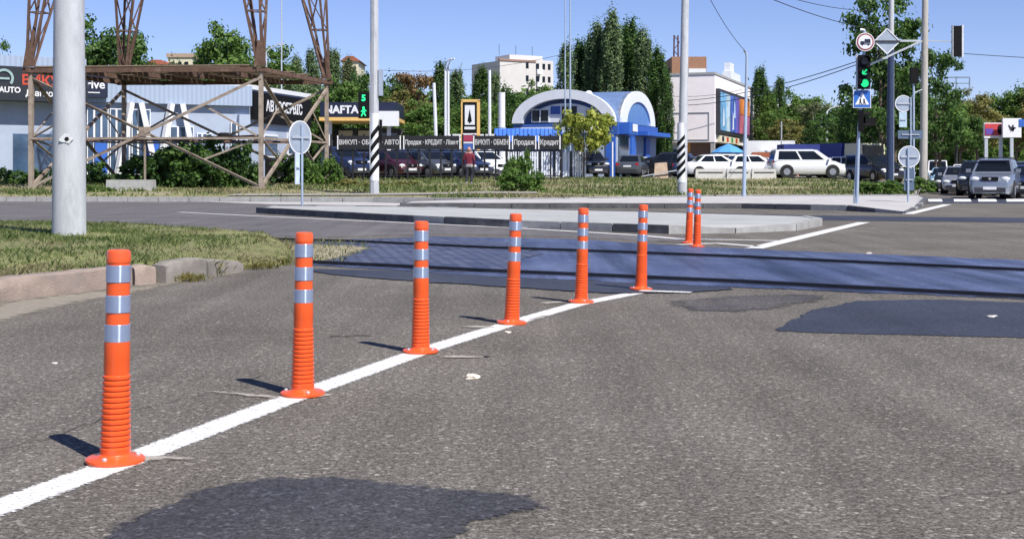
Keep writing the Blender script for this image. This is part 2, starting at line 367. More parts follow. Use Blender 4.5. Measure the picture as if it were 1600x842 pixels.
soft('cobble_setts', ragged([(470, 377), (560, 375), (700, 372), (800, 380), (850, 395), (810, 420), (740, 428), (600, 420), (500, 413)], .12, 9, .3), .011, soft_edge(cob, 8), .5, .15)
# second track strip further away
sheet('far_track_strip', ragged([(610, 322), (760, 327), (1000, 330.5), (1275, 337), (1420, 339), (1700, 342), (1700, 349), (1420, 346), (1285, 344.5), (1150, 336.5), (1000, 333.5), (700, 328)], .06, 12, .8), .0065, a_band)
a_patch2 = soft_edge(asphalt('fresh_asphalt_near', (.034, .035, .042), (.058, .056, .058), .78, .95, .4), 22, 4)
soft_edge(a_patch, 25)
# patches
soft('asphalt_patch', ragged([(1205, 518), (1260, 487), (1335, 470), (1480, 468), (1600, 473), (2000, 486), (2000, 556), (1600, 529), (1400, 524)], .025, 14, .12), .004, a_patch, .10, .07)
soft('asphalt_patch', ragged([(90, 870), (190, 812), (310, 762), (420, 746), (540, 744), (660, 757), (830, 772), (862, 795), (770, 812), (700, 850), (600, 900), (100, 900)], .018, 15, .06), .004, a_patch2, .16, .035)
# painted lines
paint_line = soft_edge(M('worn_line_paint', (.66, .66, .65), .7, var=.1, scale=45, stain=(.3, .29, .28), stain_amt=.4, bump=.3, bscale=90), 70, 6, .43)
def line(name, pts, wid, m=paint_line, z=.009, seed=1, close=False):
    pp = [G(*p) for p in pts]; rng = random.Random(seed); L_, R_ = [], []
    fine = []
    for a, b in zip(pp, pp[1:]):
        n = max(1, int((b - a).length / .15)); fine += [a.lerp(b, i / n) for i in range(n)]
    fine.append(pp[-1])
    for i, p in enumerate(fine):
        d = (fine[min(i + 1, len(fine) - 1)] - fine[max(i - 1, 0)]).normalized(); nrm = Vector((-d.y, d.x, 0))
        L_.append((p, nrm * (wid / 2 + .012)))
    offs = [(-1, 0), (-1 + .026 / wid * 2, 1), (1 - .026 / wid * 2, 1), (1, 0)]; n = len(fine); V = []; E = []
    for k, e in offs:
        for p, q in L_: c = p + q * -k; V.append((c.x, c.y, z)); E.append(e)
    mb = MB(); mb.add(V, [(j * n + i, (j + 1) * n + i, (j + 1) * n + i + 1, j * n + i + 1) for j in range(3) for i in range(n - 1)])
    o = mb.build(name, m); at = o.data.attributes.new('edge', 'FLOAT', 'POINT'); at.data.foreach_set('value', E); return struct(o)
line('road_line', [(-230, 880), (0, 793), (180, 727), (470, 617), (660, 549), (800, 505), (905, 475), (1010, 455)], .155, z=.0035)
line('road_line', [(1000, 455.5), (1080, 458.5)], .12, seed=6, z=.0105)
line('road_line', [(1178, 389), (1350, 348)], .26, seed=2)
line('road_line', [(1418, 335), (1480, 320)], .3, seed=3)
line('road_line', [(280, 332), (400, 338), (600, 347), (800, 356.5), (1000, 368.5), (1060, 374), (1215, 377)], .18, seed=4)
line('road_line', [(1060, 383), (1120, 381), (1185, 386)], .18, seed=5)
for a, b2_ in ((1450, 1471), (1490, 1516), (1528, 1556), (1572, 1604), (1620, 1650)):
    sheet('crossing_stripe', [(a, 311.5), (b2_, 311.5), (b2_ + 2, 315.5), (a + 1, 315.5)], .012, road_white)
sheet('stop_band', [(1440, 310), (1700, 310), (1700, 318), (1440, 318)], .004, a_band)
# drilling dust swept beside the bollards
dustm = soft_edge(M('drilling_dust', (.34, .315, .28), .95, var=.2, scale=25), 30, 2.2, 1.15)
for i, pts in enumerate([[(300, 612), (340, 611), (440, 619), (440, 627), (360, 618)], [(205, 715), (260, 712), (312, 716), (300, 721), (240, 722), (205, 725)], [(490, 617), (520, 614), (530, 619), (490, 623)],
                         [(680, 556), (730, 556), (770, 559), (730, 561), (690, 560)], [(822, 500), (850, 492), (862, 494), (830, 503)], [(700, 511), (745, 509), (780, 511), (760, 514)], [(838, 473), (880, 471), (884, 474), (850, 476)], [(600, 541), (640, 546), (640, 551)]]):
    soft('dust_streak', ragged(pts, .008, 40 + i, .05), .0055, dustm, .07, .03)

# cracks: thin dark ribbons
crackm = M('crack_filler', (.035, .032, .03), .9, var=.3, scale=20)
def crack(pts, wid, seed):
    rng = random.Random(seed); pp = [G(*p) for p in pts]; f = []
    for a, b in zip(pp, pp[1:]):
        n = max(1, int((b - a).length / .07)); f += [a.lerp(b, i / n) + Vector((rng.gauss(0, .013), rng.gauss(0, .02), 0)) for i in range(n)]
    f.append(pp[-1]); mb = MB(); n = len(f); L_, R_ = [], []
    for i, p in enumerate(f):
        d = (f[min(i + 1, n - 1)] - f[max(i - 1, 0)]).normalized(); q = Vector((-d.y, d.x, 0)); k = wid * rng.uniform(.3, 1)
        L_.append(p + q * k); R_.append(p - q * k)
    mb.add([(p.x, p.y, .005) for p in L_ + R_], [(i, n + i, n + i + 1, i + 1) for i in range(n - 1)])
    struct(mb.build('road_crack', crackm))
for i, (pts, wd) in enumerate([([(0, 705), (90, 680), (170, 650), (300, 622), (420, 585)], .003), ([(520, 526), (580, 525)], .02), ([(1400, 352), (1500, 353)], .03), ([(745, 497), (760, 497)], .02), ([(1480, 780), (1600, 764)], .003)]):
    crack(pts, wd, 60 + i)

# sandy gutter along the kerb, dry ground between the rails at the lawn tip
soft('gutter_dust', ragged([(-300, 540), (0, 470), (110, 457), (240, 443), (330, 432), (260, 452), (120, 478), (0, 512), (-300, 600)], .04, 91, .2), .0025, soft_edge(M('gutter_dust', (.23, .205, .165), .95, var=.2, scale=14), 7, 2.0, 1.35), .45, .08)
soft('dry_ground', ragged([(415, 380), (500, 383), (590, 388), (560, 398), (520, 408), (470, 410), (440, 400)], .1, 92, .3), .014, soft_edge(M('dry_ground', (.27, .24, .16), .95, var=.3, scale=7, bump=.3), 6, 3.5, 1.5), .5, .12)
# rails
rail_m = M('rail_steel', (.012, .012, .016), .5, var=.3)
def rail(pts, label, wid=.05, hgt=.03):
    pp = [G(*p) for p in pts]; mb = MB()
    for a, b in zip(pp, pp[1:]):
        mb.bar(a + Vector((0, 0, hgt / 2 + .012)), b + Vector((0, 0, hgt / 2 + .012)), wid, hgt)
    o = mb.build('tram_rail', rail_m); tag(o, label, 'rail', 'rails of the track crossing')
rail([(405, 375), (560, 379.5), (760, 389), (960, 396), (1160, 404), (1600, 425), (2100, 450)], 'dark rail across the blue track bed, the farther of two from the camera')
rail([(480, 412), (600, 417.5), (760, 426), (960, 434.5), (1160, 443.5), (1600, 467), (2100, 495)], 'dark rail at the near edge of the blue track bed, behind the orange posts')

# near lawn with broken kerb stones
kb = [(-420, 560), (-160, 505), (0, 472), (110, 458), (210, 446), (258, 443), (324, 434), (387, 424), (450, 419)]
kw = [G(*p) for p in kb]
back = [G(-420, 330, .2), G(0, 345.5, .2), (G(120, 346, .2)), G(200, 350, .19), G(330, 361, .15), G(410, 373, .08), G(455, 392, .03)]
lawn = [Vector((p.x - .14, p.y + .16, 0)) for p in kw[:-2]] + [Vector((kw[-2].x - .1, kw[-2].y + .35, 0)), Vector((kw[-1].x - .05, kw[-1].y + .5, 0))]
def lawn_z(x, y):
    # falls to the ground at the right-hand tip
    return interp(x, [(-6, .20), (-4.4, .19), (-3.4, .17), (-2.9, .10), (-2.3, .02)])
ring = lawn + [Vector((p.x, p.y, 0)) for p in back[::-1]]
bm = bmesh.new(); bv = [bm.verts.new((p.x, p.y, 0)) for p in ring]; bm.faces.new(bv)
bmesh.ops.triangulate(bm, faces=bm.faces[:]); bmesh.ops.subdivide_edges(bm, edges=bm.edges[:], cuts=7, use_grid_fill=True)
rng = random.Random(4)
edge = {v for e in bm.edges if e.is_boundary for v in e.verts}
for v in bm.verts: v.co.z = lawn_z(v.co.x, v.co.y) - .02 + (rng.uniform(0, .035) if v not in edge else -.03)
ext = bmesh.ops.extrude_edge_only(bm, edges=[e for e in bm.edges if e.is_boundary])
for g in ext['geom']:
    if isinstance(g, bmesh.types.BMVert): g.co.z = -.03
bmesh.ops.recalc_face_normals(bm, faces=bm.faces[:])
me = bpy.data.meshes.new('lawn'); bm.to_mesh(me); bm.free(); me.materials.append(lawn_m)
struct(newobj('lawn', me))
lawn_poly = [(p.x, p.y) for p in ring]
def inside(x, y, poly):
    c = False; j = len(poly) - 1
    for i in range(len(poly)):
        if (poly[i][1] > y) != (poly[j][1] > y) and x < (poly[j][0] - poly[i][0]) * (y - poly[i][1]) / (poly[j][1] - poly[i][1]) + poly[i][0]: c = not c
        j = i
    return c
ks_m = M('old_kerb_concrete', (.23, .21, .185), .9, var=.22, scale=5, bump=.35, bscale=70, stain=(.13, .12, .1), stain_amt=.7)
ks_p = M('pinkish_kerb_concrete', (.29, .228, .19), .9, var=.2, scale=5, bump=.35, bscale=70, stain=(.22, .19, .17), stain_amt=.6)
def kerb_stone(i0, i1, t0, t1, h, label, m, seed, tilt=0.0):
    a, b = kw[i0].lerp(kw[i1], t0), kw[i0].lerp(kw[i1], t1); d = (b - a); Ln = d.length; d.normalize(); q = Vector((-d.y, d.x, 0)); rng = random.Random(seed)
    bm = bmesh.new(); n = max(3, int(Ln / .12)); rows = []
    prof = [(0, -.05), (.0, h * .55), (.006, h - .014), (.022, h), (.15, h + .004), (.17, h - .012), (.17, -.05)]
    for i in range(n + 1):
        c = a.lerp(b, i / n); e = .02 if i in (0, n) else 0; row = []
        for (u, z) in prof:
            zz = z - (e if z > .05 else 0) + rng.uniform(-.004, .004) + tilt * (i / n - .5)
            p = c + q * (u + rng.uniform(-.004, .004)); row.append(bm.verts.new((p.x, p.y, zz)))
        rows.append(row)
    for r0, r1 in zip(rows, rows[1:]):
        for k in range(len(prof) - 1): bm.faces.new((r0[k], r1[k], r1[k+1], r0[k+1]))
    bm.faces.new(rows[0]); bm.faces.new(rows[-1][::-1])
    bmesh.ops.recalc_face_normals(bm, faces=bm.faces[:])
    me = bpy.data.meshes.new('kerb_stone'); bm.to_mesh(me); bm.free(); me.materials.append(m); me.polygons.foreach_set("use_smooth", [True] * len(me.polygons)); me.set_sharp_from_angle(angle=R(45))
    tag(newobj('kerb_stone', me), label, 'kerb stone', 'kerb stones along the near lawn')
kerb_stone(0, 2, 0, .97, .19, 'long pinkish kerb stone at the left edge, running out of the photo', ks_p, 1)
kerb_stone(2, 4, 0.0, .985, .185, 'pinkish kerb stone with a dark crack, behind the nearest orange post', ks_p, 2)
kerb_stone(4, 5, 0.02, .70, .18, 'short pale kerb stub just right of the nearest orange post', ks_p, 6)
kerb_stone(5, 6, 0.02, .98, .20, 'tilted grey kerb block with weeds at both ends', ks_m, 3, .02)
kerb_stone(6, 7, 0.02, .9, .15, 'low broken grey kerb block, farthest before the lawn tip', ks_m, 4, -.08)

# traffic island with dark kerb, ramped pale end
zi = .14
isl = [G(400, 325, zi), G(560, 333.5, zi), G(800, 345, zi), G(1045, 353, zi), G(1150, 357.5, zi*.55), G(1245, 351, zi*.8), G(1285, 342, zi), G(1262, 338, zi), G(1000, 330.5, zi), G(620, 322.5, zi), G(430, 321.5, zi)]
def ground_slab(name, pts, m, km, kw_=.16, seams=.0):
    """raised slab: inner top, kerb ring round it 5 mm proud"""
    n = len(pts); c = sum(pts, Vector()) / n; A = sum(a.x * b.y - b.x * a.y for a, b in zip(pts, pts[1:] + pts[:1]))
    if A < 0: pts = pts[::-1]
    inn = []
    for i in range(n):
        d1 = (pts[i] - pts[i-1]); d2 = (pts[(i+1) % n] - pts[i]); d1.z = d2.z = 0; d = (d1.normalized() + d2.normalized()).normalized()
        inn.append(pts[i] + Vector((-d.y, d.x, 0)) * kw_)
    mb = MB()
    mb.add([(p.x, p.y, p.z) for p in inn], [tuple(range(n))])
    struct(mb.build(name, m))
    mb = MB(); rng = random.Random(n)
    for i in range(n):
        j = (i + 1) % n; a, b, ai, bi = pts[i], pts[j], inn[i], inn[j]; Ln = (b - a).length; k = max(1, int(Ln / 1.0)); g = min(.02, .1 / k) / max(Ln / k, .01)
        for s in range(k):
            t0, t1 = s / k, (s + 1) / k - g / k; up = .008 + rng.uniform(0, .008)
            o0, o1, i0, i1 = a.lerp(b, t0), a.lerp(b, t1), ai.lerp(bi, t0), ai.lerp(bi, t1)
            vs_ = [(p.x, p.y, -.02) for p in (o0, o1, i1, i0)] + [(p.x, p.y, p.z + up) for p in (o0, o1, i1, i0)]
            mb.add(vs_, [(4, 5, 6, 7), (0, 1, 5, 4), (1, 2, 6, 5), (2, 3, 7, 6), (3, 0, 4, 7)], 1 if (a.x > 2.3 and a.y < 27 or rng.random() < .12) else 0)
    struct(mb.build('kerb', [km, kerb_lite]))
ground_slab('traffic_island', isl, island_m, kerb_dark)
# far pavement
zp = .15
pav = [Vector((-3.4, 38.8, zp)), Vector((0, 38.8, zp)), Vector((6.9, 38.4, zp)), Vector((9.4, 35.9, zp)), Vector((10.2, 33.2, .05)), Vector((12.6, 39.5, .05)), Vector((15.6, 48, zp)), Vector((17.0, 53.2, zp)), Vector((8.9, 52.5, zp)), Vector((2, 46.6, zp)), Vector((-1, 45.6, zp)), Vector((-3.4, 42, zp))]
ground_slab('pavement', pav, pave_m, kerb_dark)
sheet('driveway_apron', ragged([(-11.5, 47.7), (-8, 43.5), (-3.7, 41.5), (-3.6, 45.2), (-5.5, 47)], .08, 20, .6, px=False), .01, pave_m, px=False)

# verge: conforming grid from its front edge
us = np.concatenate([np.linspace(0, .45, 14)[:-1], np.linspace(.45, 1, 70)]); vv = [0, .5, 1.2, 2.2, 3.5, 5, 7, 9, 11, 14, 17, 20, 24, 30, 40, 60, 90, 140, 220, 400]
mb = MB(); V = []
for j, v in enumerate(vv):
    for u in us:
        x = -120 + (XR(54 + v) - .25 + 120) * u; y = Gy(min(x, 17.0)) + v
        V.append((x, y, gz(x, y) if vd(x, y) > 0 else .15))
nu = len(us)
mb.add(V, [(j * nu + i, j * nu + i + 1, (j + 1) * nu + i + 1, (j + 1) * nu + i) for j in range(len(vv) - 1) for i in range(nu - 1)])
sk = len(mb.v); fr = [V[i] for i in range(nu)] + [V[j * nu + nu - 1] for j in range(1, len(vv))]
m_ = len(fr); mb.add([(x, y, z) for x, y, z in fr] + [(x, y, -.08) for x, y, z in fr], [(m_ + i, m_ + i + 1, i + 1, i) for i in range(m_ - 1)])
struct(mb.build('grass_verge', dirt, smooth=40))
# kerb along verge front and along the right-hand road
mb = MB()
pts = [Vector((x, Gy(x) - .06, .06)) for x in np.linspace(-40, 17, 50)] + [Vector((XR(y) - .1, y - .05, .06)) for y in np.linspace(54.3, 150, 40)]
for a, b in zip(pts, pts[1:]): mb.bar(a, b.lerp(a, .02), .16, .26)
struct(mb.build('kerb', kerb_lite))
# verge beyond the right-hand road
mb = MB(); yy = [30, 50, 75, 100, 130, 170]
vs_ = [(XR(y) + 10.5, y, .14) for y in yy] + [(XR(y) + 90, y, .14) for y in yy] + [(XR(y) + 10.5, y, -.05) for y in yy]
n = len(yy); mb.add(vs_, [(i, n + i, n + i + 1, i + 1) for i in range(n - 1)] + [(2 * n + i, i, i + 1, 2 * n + i + 1) for i in range(n - 1)])
struct(mb.build('roadside_verge', dirt))
# trodden path and yard surface
def drape(name, pts, m, dz):
    mb = MB(); bm = bmesh.new(); f = bm.faces.new([bm.verts.new((p[0], p[1], 0)) for p in pts]); bmesh.ops.triangulate(bm, faces=[f])
    for _ in range(4): bmesh.ops.subdivide_edges(bm, edges=[e for e in bm.edges if e.calc_length() > 1.2], cuts=1)
    bmesh.ops.triangulate(bm, faces=bm.faces[:])
    for v in bm.verts: v.co.z = gz(v.co.x, v.co.y) + dz
    bmesh.ops.recalc_face_normals(bm, faces=bm.faces[:]); me = bpy.data.meshes.new(name); bm.to_mesh(me); bm.free(); me.materials.append(m)
    if me.polygons and me.polygons[0].normal.z < 0: me.flip_normals()
    struct(newobj(name, me))
drape('path', [(-11, 49.2), (-3.5, 49.4), (1, 50.5), (1, 51.8), (-3, 51.2), (-11, 51)], M('trodden_path', (.27, .25, .22), .95, var=.15, bump=.2), .035)
drape('parking_yard', [(-14, 69), (3, 69), (3.5, 84), (30, 76.5), (38, 120), (-14, 120)], M('yard_asphalt', (.15, .148, .145), .9, var=.2, scale=1), .05)

# grass: blades on the near lawn and on the far verge
def blades(name, pts, hmin, hmax, wid, mat, seed, lean=.35):
    rng = np.random.default_rng(seed); n = len(pts); p = np.array(pts)
    h = rng.uniform(hmin, hmax, (n, 1)); a = rng.uniform(0, 2 * math.pi, n); d = np.stack([np.cos(a), np.sin(a), np.zeros(n)], 1); l = rng.normal(0, lean, (n, 2)) * h
    tip = p + np.concatenate([l, h], 1)
    mid = p + np.concatenate([l * .35, h * .6], 1)
    q = np.stack([p - d * wid / 2, p + d * wid / 2, mid + d * wid * .35, tip, mid - d * wid * .35], 1).reshape(-1, 3)
    me = bpy.data.meshes.new(name); me.vertices.add(5 * n); me.vertices.foreach_set("co", q.astype(np.float32).ravel())
    me.loops.add(5 * n); me.loops.foreach_set("vertex_index", np.arange(5 * n, dtype=np.int32)); me.polygons.add(n); me.polygons.foreach_set("loop_start", np.arange(0, 5 * n, 5, dtype=np.int32))
    me.materials.append(mat); me.update(); me.validate()
    return struct(newobj(name, me), 'stuff')
grass_m = leafmat('grass_blades', (.075, .130, .032), (.25, .29, .11))
dry_m = leafmat('dry_grass_blades', (.19, .18, .09), (.42, .37, .22))
rng = np.random.default_rng(7)
g1, g2 = [], []
while len(g1) + len(g2) < 56000:
    x, y = rng.uniform(-12, -2.2), rng.uniform(9.0, 23)
    if not inside(x, y, lawn_poly): continue
    if abs(x) > .42 * y + 2.6: continue
    if math.sin(x * 3.1 + 2 * math.sin(y * 1.1)) + math.sin(y * 2.3 - x) > 1.25 and rng.random() < .75: continue
    patch = math.sin(x * 2.1 + 1.3 * math.sin(y * .9)) + math.sin(y * 1.7 + x) + rng.normal(0, .7) + (1.3 if x > -4.5 else -.4)
    (g2 if patch > 1.0 else g1).append((x, y, lawn_z(x, y) - .03))
for _ in range(5000):
    x, y = rng.uniform(-4.2, -1.6), rng.uniform(14.3, 19.5); px_ = 800 + x / y * F; py_ = HY + HC * F / y
    if 400 < px_ < 600 - (py_ - 380) * 2 and 374 < py_ < 414 and rng.random() < 1 - (px_ - 400) / 200: (g2 if rng.random() < .6 else g1).append((x, y, 0.01))
blades('grass', g1, .02, .085, .012, grass_m, 1, .5)
blades('dry_grass', g2, .015, .06, .012, dry_m, 2, .7)
g1, g2 = [], []
for _ in range(52000):
    y = 46 + 26 * rng.random() ** 1.5; x = rng.uniform(-.42 * y, .42 * y)
    if not (0.25 < vd(x, y)): continue
    if 49.2 < y < 51.4 and -11 < x < 1: continue
    if x < -3 and vd(x, y) < 3.2 + math.sin(x * 1.7) and rng.random() < .88: continue
    patch = math.sin(x * .55 + 1.2) + math.sin(y * .8 + x * .3) + rng.normal(0, .6)
    if math.sin(x * .8 + 2 * math.sin(y * .5)) + math.sin(y * 1.3 - x * .2) > .65 and rng.random() < .9: continue
    (g2 if patch > .35 else g1).append((x, y, gz(x, y) - .02))
blades('grass', g1, .05, .24, .06, grass_m, 3, .4)
blades('dry_grass', g2, .04, .16, .06, dry_m, 4, .5)
# weeds in the kerb gaps
g = []
for (px, py) in ((246, 440), (250, 440), (252, 438), (254, 438), (250, 436), (330, 432), (395, 422), (420, 420), (290, 441), (300, 440), (440, 415)):
    c = G(px, py)
    for _ in range(90): g.append((c.x + rng.normal(0, .07), c.y + abs(rng.normal(0, .05)), 0.0 + rng.random() * (.14 if px < 256 or px == 330 else .04)))
blades('weeds', g, .02, .075, .012, leafmat('kerb_weeds', (.17, .17, .05), (.38, .33, .12)), 6, .9)

# small debris on the asphalt
def scrap(px, py, r, m, label, cat, name, seed, flat=.5):
    rng = random.Random(seed); bm = bmesh.new(); bmesh.ops.create_icosphere(bm, subdivisions=2, radius=r)
    for v in bm.verts: k = rng.uniform(.6, 1.25); v.co.x *= k * 1.4; v.co.y *= k; v.co.z = max(-r * .3, v.co.z * k * flat)
    me = bpy.data.meshes.new(name); bm.to_mesh(me); bm.free(); me.materials.append(m); o = newobj(name, me); p = G(px, py); o.location = (p.x, p.y, r * .28); tag(o, label, cat)
pap = M('crumpled_paper', (.7, .62, .5), .8, var=.15); stn = M('dark_stone', (.05, .05, .05), .9, var=.3); lst = M('pale_stone', (.5, .48, .45), .9, var=.2)
scrap(737, 591, .028, pap, 'crumpled cream paper scrap on the asphalt below the third orange post', 'litter', 'paper_scrap', 1)
scrap(761, 558, .014, stn, 'dark pebble at the end of the dust streak right of the third orange post', 'stone', 'pebble', 2)
scrap(793, 520, .016, pap, 'pale crumb of paper beside the white line at the fourth orange post', 'litter', 'paper_scrap', 3)
scrap(1550, 497, .03, lst, 'pale stone lying on the dark asphalt patch at the right edge', 'stone', 'pebble', 4)
scrap(85, 568, .012, lst, 'white chip on the asphalt left of the nearest orange post', 'stone', 'pebble', 5)
scrap(1357, 397, .03, lst, 'pale stone beside the far rail right of the white line end', 'stone', 'pebble', 6)

# ================================================================== BOLLARDS
org = M('orange_plastic', (.78, .10, .018), .36, var=.07, scale=9, spec=.5, coat=.35, stain=(.60, .085, .025), stain_amt=.35)
def refl():
    m = bpy.data.materials.new('reflective_film'); m.use_nodes = True; t = m.node_tree; b = t.nodes["Principled BSDF"]
    tc = nn(t, "ShaderNodeTexCoord"); n = nn(t, "ShaderNodeTexNoise"); n.inputs['Scale'].default_value = 30; t.links.new(tc.outputs['Object'], n.inputs[0])
    mx = nn(t, "ShaderNodeMix", data_type='RGBA'); mx.inputs[6].default_value = (.34, .42, .58, 1); mx.inputs[7].default_value = (.46, .54, .70, 1); t.links.new(n.outputs[0], mx.inputs[0]); t.links.new(mx.outputs[2], b.inputs[0])
    b.inputs['Metallic'].default_value = .6; b.inputs['Roughness'].default_value = .30; b.inputs['Anisotropic'].default_value = .95; b.inputs['Anisotropic Rotation'].default_value = .25; tg = nn(t, 'ShaderNodeTangent', direction_type='RADIAL', axis='Z'); t.links.new(tg.outputs[0], b.inputs['Tangent']); b.inputs['Coat Weight'].default_value = .4; b.inputs['Coat Roughness'].default_value = .07; return m
film = refl()
rn = .040; pf = []
body = MB()
prof = [(.055, .018), (.0515, .03)]
z = .03
def rad(z): return interp(z, [(.0, .052), (.30, .0455), (.75, .0415)])
for i in range(14):      # corrugated lower part
    z = .042 + i * .0195
    prof += [(rad(z) + .002, z), (rad(z) + .0025, z + .009), (rad(z) - .0025, z + .0125), (rad(z) - .0025, z + .0165)]
prof += [(rad(.32), .325), (rad(.36), .36), (rad(.361) + .0006, .362), (rad(.43), .43)]
prof += [(rad(.43) - .0022, .431), (rad(.70) - .0022, .705), (rad(.705), .7055), (rad(.73) + .0005, .735), (rad(.745) - .002, .745), (rad(.75) - .008, .75), (.01, .7515)]
body.lathe(prof, 36)
base = MB().lathe([(.101, 0), (.103, .004), (.102, .012), (.094, .017), (.064, .020), (.056, .026), (.053, .03)], 40)
bolt_pts = [(.078 * math.cos(a), .078 * math.sin(a)) for a in (R(20), R(140), R(260))]
bolt = MB().lathe([(.009, 0), (.009, .008), (.006, .011)], 8)
bands = [(.425, .487), (.528, .590), (.635, .696)]
BPX = [(180, 722, 1.0, (1.0, .6), 'nearest and largest orange post with reflective bands, at the left of the white line'),
       (473, 617.5, 1.0, (.5, 0), 'second orange banded post from the camera, in front of the broken kerb'),
       (657, 551, 1.0, (.4, 0), 'third orange banded post along the white line, beside the crumpled paper scrap'),
       (799.5, 506, 1.0, (2.2, 0), 'fourth orange banded post along the white line, right of a short shadow'),
       (908, 473, 1.0, (1.4, 0), 'fifth orange banded post along the white line, leaning slightly right'),
       (1001.5, 453, 1.0, (1.6, 0), 'sixth orange banded post, at the far end of the white line by the rail'),
       (1076, 380.5, 1.08, (2.0, 0), 'left one of the two orange posts standing close together beyond the rails'),
       (1089, 386, 1.07, (1.0, 0), 'right one of the two orange posts standing close together beyond the rails')]
proto = None
for i, (px, py, s, tl, lab) in enumerate(BPX):
    p = G(px, py)
    if proto is None:
        proto = thing('flexible_bollard', lab, 'bollard', (0, 0, 0), 0, 'orange flexible bollards')
        base.build('base_flange', org, proto, 35); body.build('post', org, proto, 30)
        for z0, z1 in bands:
            MB().lathe([(rad(z0) - .001, z0), (rad(z0) + .0006, z0 + .002), (rad(z1) + .0006, z1 - .002), (rad(z1) - .001, z1)], 36).build('reflective_band', film, proto, 35)
        for bx, by in bolt_pts: bolt.build('bolt', galv, proto, loc=(bx, by, .016))
        o = proto
    else: o = dup(proto, label=lab)
    o.location = (p.x, p.y, .004); o.scale = (s, s, s); o.rotation_euler = (R(tl[1]), R(tl[0]), R(37 * i))
    o.rotation_euler = (Matrix.Rotation(R(tl[0]), 3, 'Y') @ Matrix.Rotation(R(37 * i), 3, 'Z')).to_euler()
# ================================================================== BUILDINGS
def bframe(name, label, cat, pxl, yl, pxr, yr, zb=.7):
    a = Vector(((pxl - 800) / F * yl, yl, zb)); b = Vector(((pxr - 800) / F * yr, yr, zb)); d = b - a
    t = thing(name, label, cat, a, math.atan2(d.y, d.x)); return t, d.length
lb = M('pale_blue_cladding', (.36, .42, .53), .6, var=.05, scale=2)
lb2 = M('light_blue_render', (.34, .40, .51), .8, var=.07, scale=1.5, stain=(.27, .32, .41), stain_amt=.4)
grey_sign = M('dark_sign_panel', (.022, .026, .034), .45, var=.15)
red_l = M('red_lettering', (.5, .06, .03), .5, var=.05)
def cladding(name, c, sc=1.1):
    m = bpy.data.materials.new(name); m.use_nodes = True; t = m.node_tree; b = t.nodes["Principled BSDF"]; tc = nn(t, "ShaderNodeTexCoord"); wv = nn(t, "ShaderNodeTexWave"); wv.inputs['Scale'].default_value = sc; wv.inputs['Distortion'].default_value = 0
    t.links.new(tc.outputs['Object'], wv.inputs[0]); mx = nn(t, "ShaderNodeMix", data_type='RGBA'); mx.inputs[6].default_value = (*[k * .85 for k in c], 1); mx.inputs[7].default_value = (*c, 1)
    t.links.new(wv.outputs[0], mx.inputs[0]); t.links.new(mx.outputs[2], b.inputs[0]); b.inputs['Roughness'].default_value = .5
    bp = nn(t, "ShaderNodeBump"); bp.inputs['Distance'].default_value = .01; t.links.new(wv.outputs[0], bp.inputs['Height']); t.links.new(bp.outputs[0], b.inputs['Normal']); return m
ribbed = cladding('ribbed_blue_cladding', (.34, .42, .55))
# A: car service at the left edge
t, w_ = bframe('car_service_building', 'white and blue car service building with a dark sign band, cut by the left edge', 'building', -90, 67.5, 131, 72, .55)
MB().b2((0, .02, 0), (w_, 10, 6.3)).build('wall', lb2, t)
MB().b2((-.1, -.12, 6.3), (w_ + .1, 10.1, 6.95)).build('parapet', ribbed, t)
sb = MB().b2((-.05, -1.0, 4.45), (w_ - .1, 0, 6.28)).build('sign_band', grey_sign, t)
MB().b2((3.6, -.03, .5), (6.2, .06, 2.7)).build('window', bglass, t)
MB().b2((6.6, -.03, 1.9), (7.4, .06, 2.7)).build('window', bglass, t)
def lx(px, Yg): return None
xs0 = 82 / 2000 * 69      # local x of the left picture edge
rg = MB()
for i in range(26):
    a0, a1 = R(-40 + i * 10.5), R(-40 + (i + 1) * 10.5)
    rg.bar((xs0 + .02 + .44 * math.cos(a0), -1.04, 5.62 + .44 * math.sin(a0)), (xs0 + .02 + .44 * math.cos(a1), -1.04, 5.62 + .44 * math.sin(a1)), .04, .13)
rg.b2((xs0 - .3, -1.06, 5.55), (xs0 + .3, -1.02, 5.66)); rg.build('emblem', M('grey_green_emblem', (.3, .42, .42), .4), sb)
txt('AUTO', .42, white, sb, (xs0 + .33, -1.01, 5.0), bold=.012, sx=.95)
txt('ВИКУП', .74, red_l, sb, (xs0 + 2.2, -1.01, 5.55), bold=.02)
txt('Діагностика', .46, white, sb, (xs0 + 2.5, -1.01, 4.86), bold=.01)
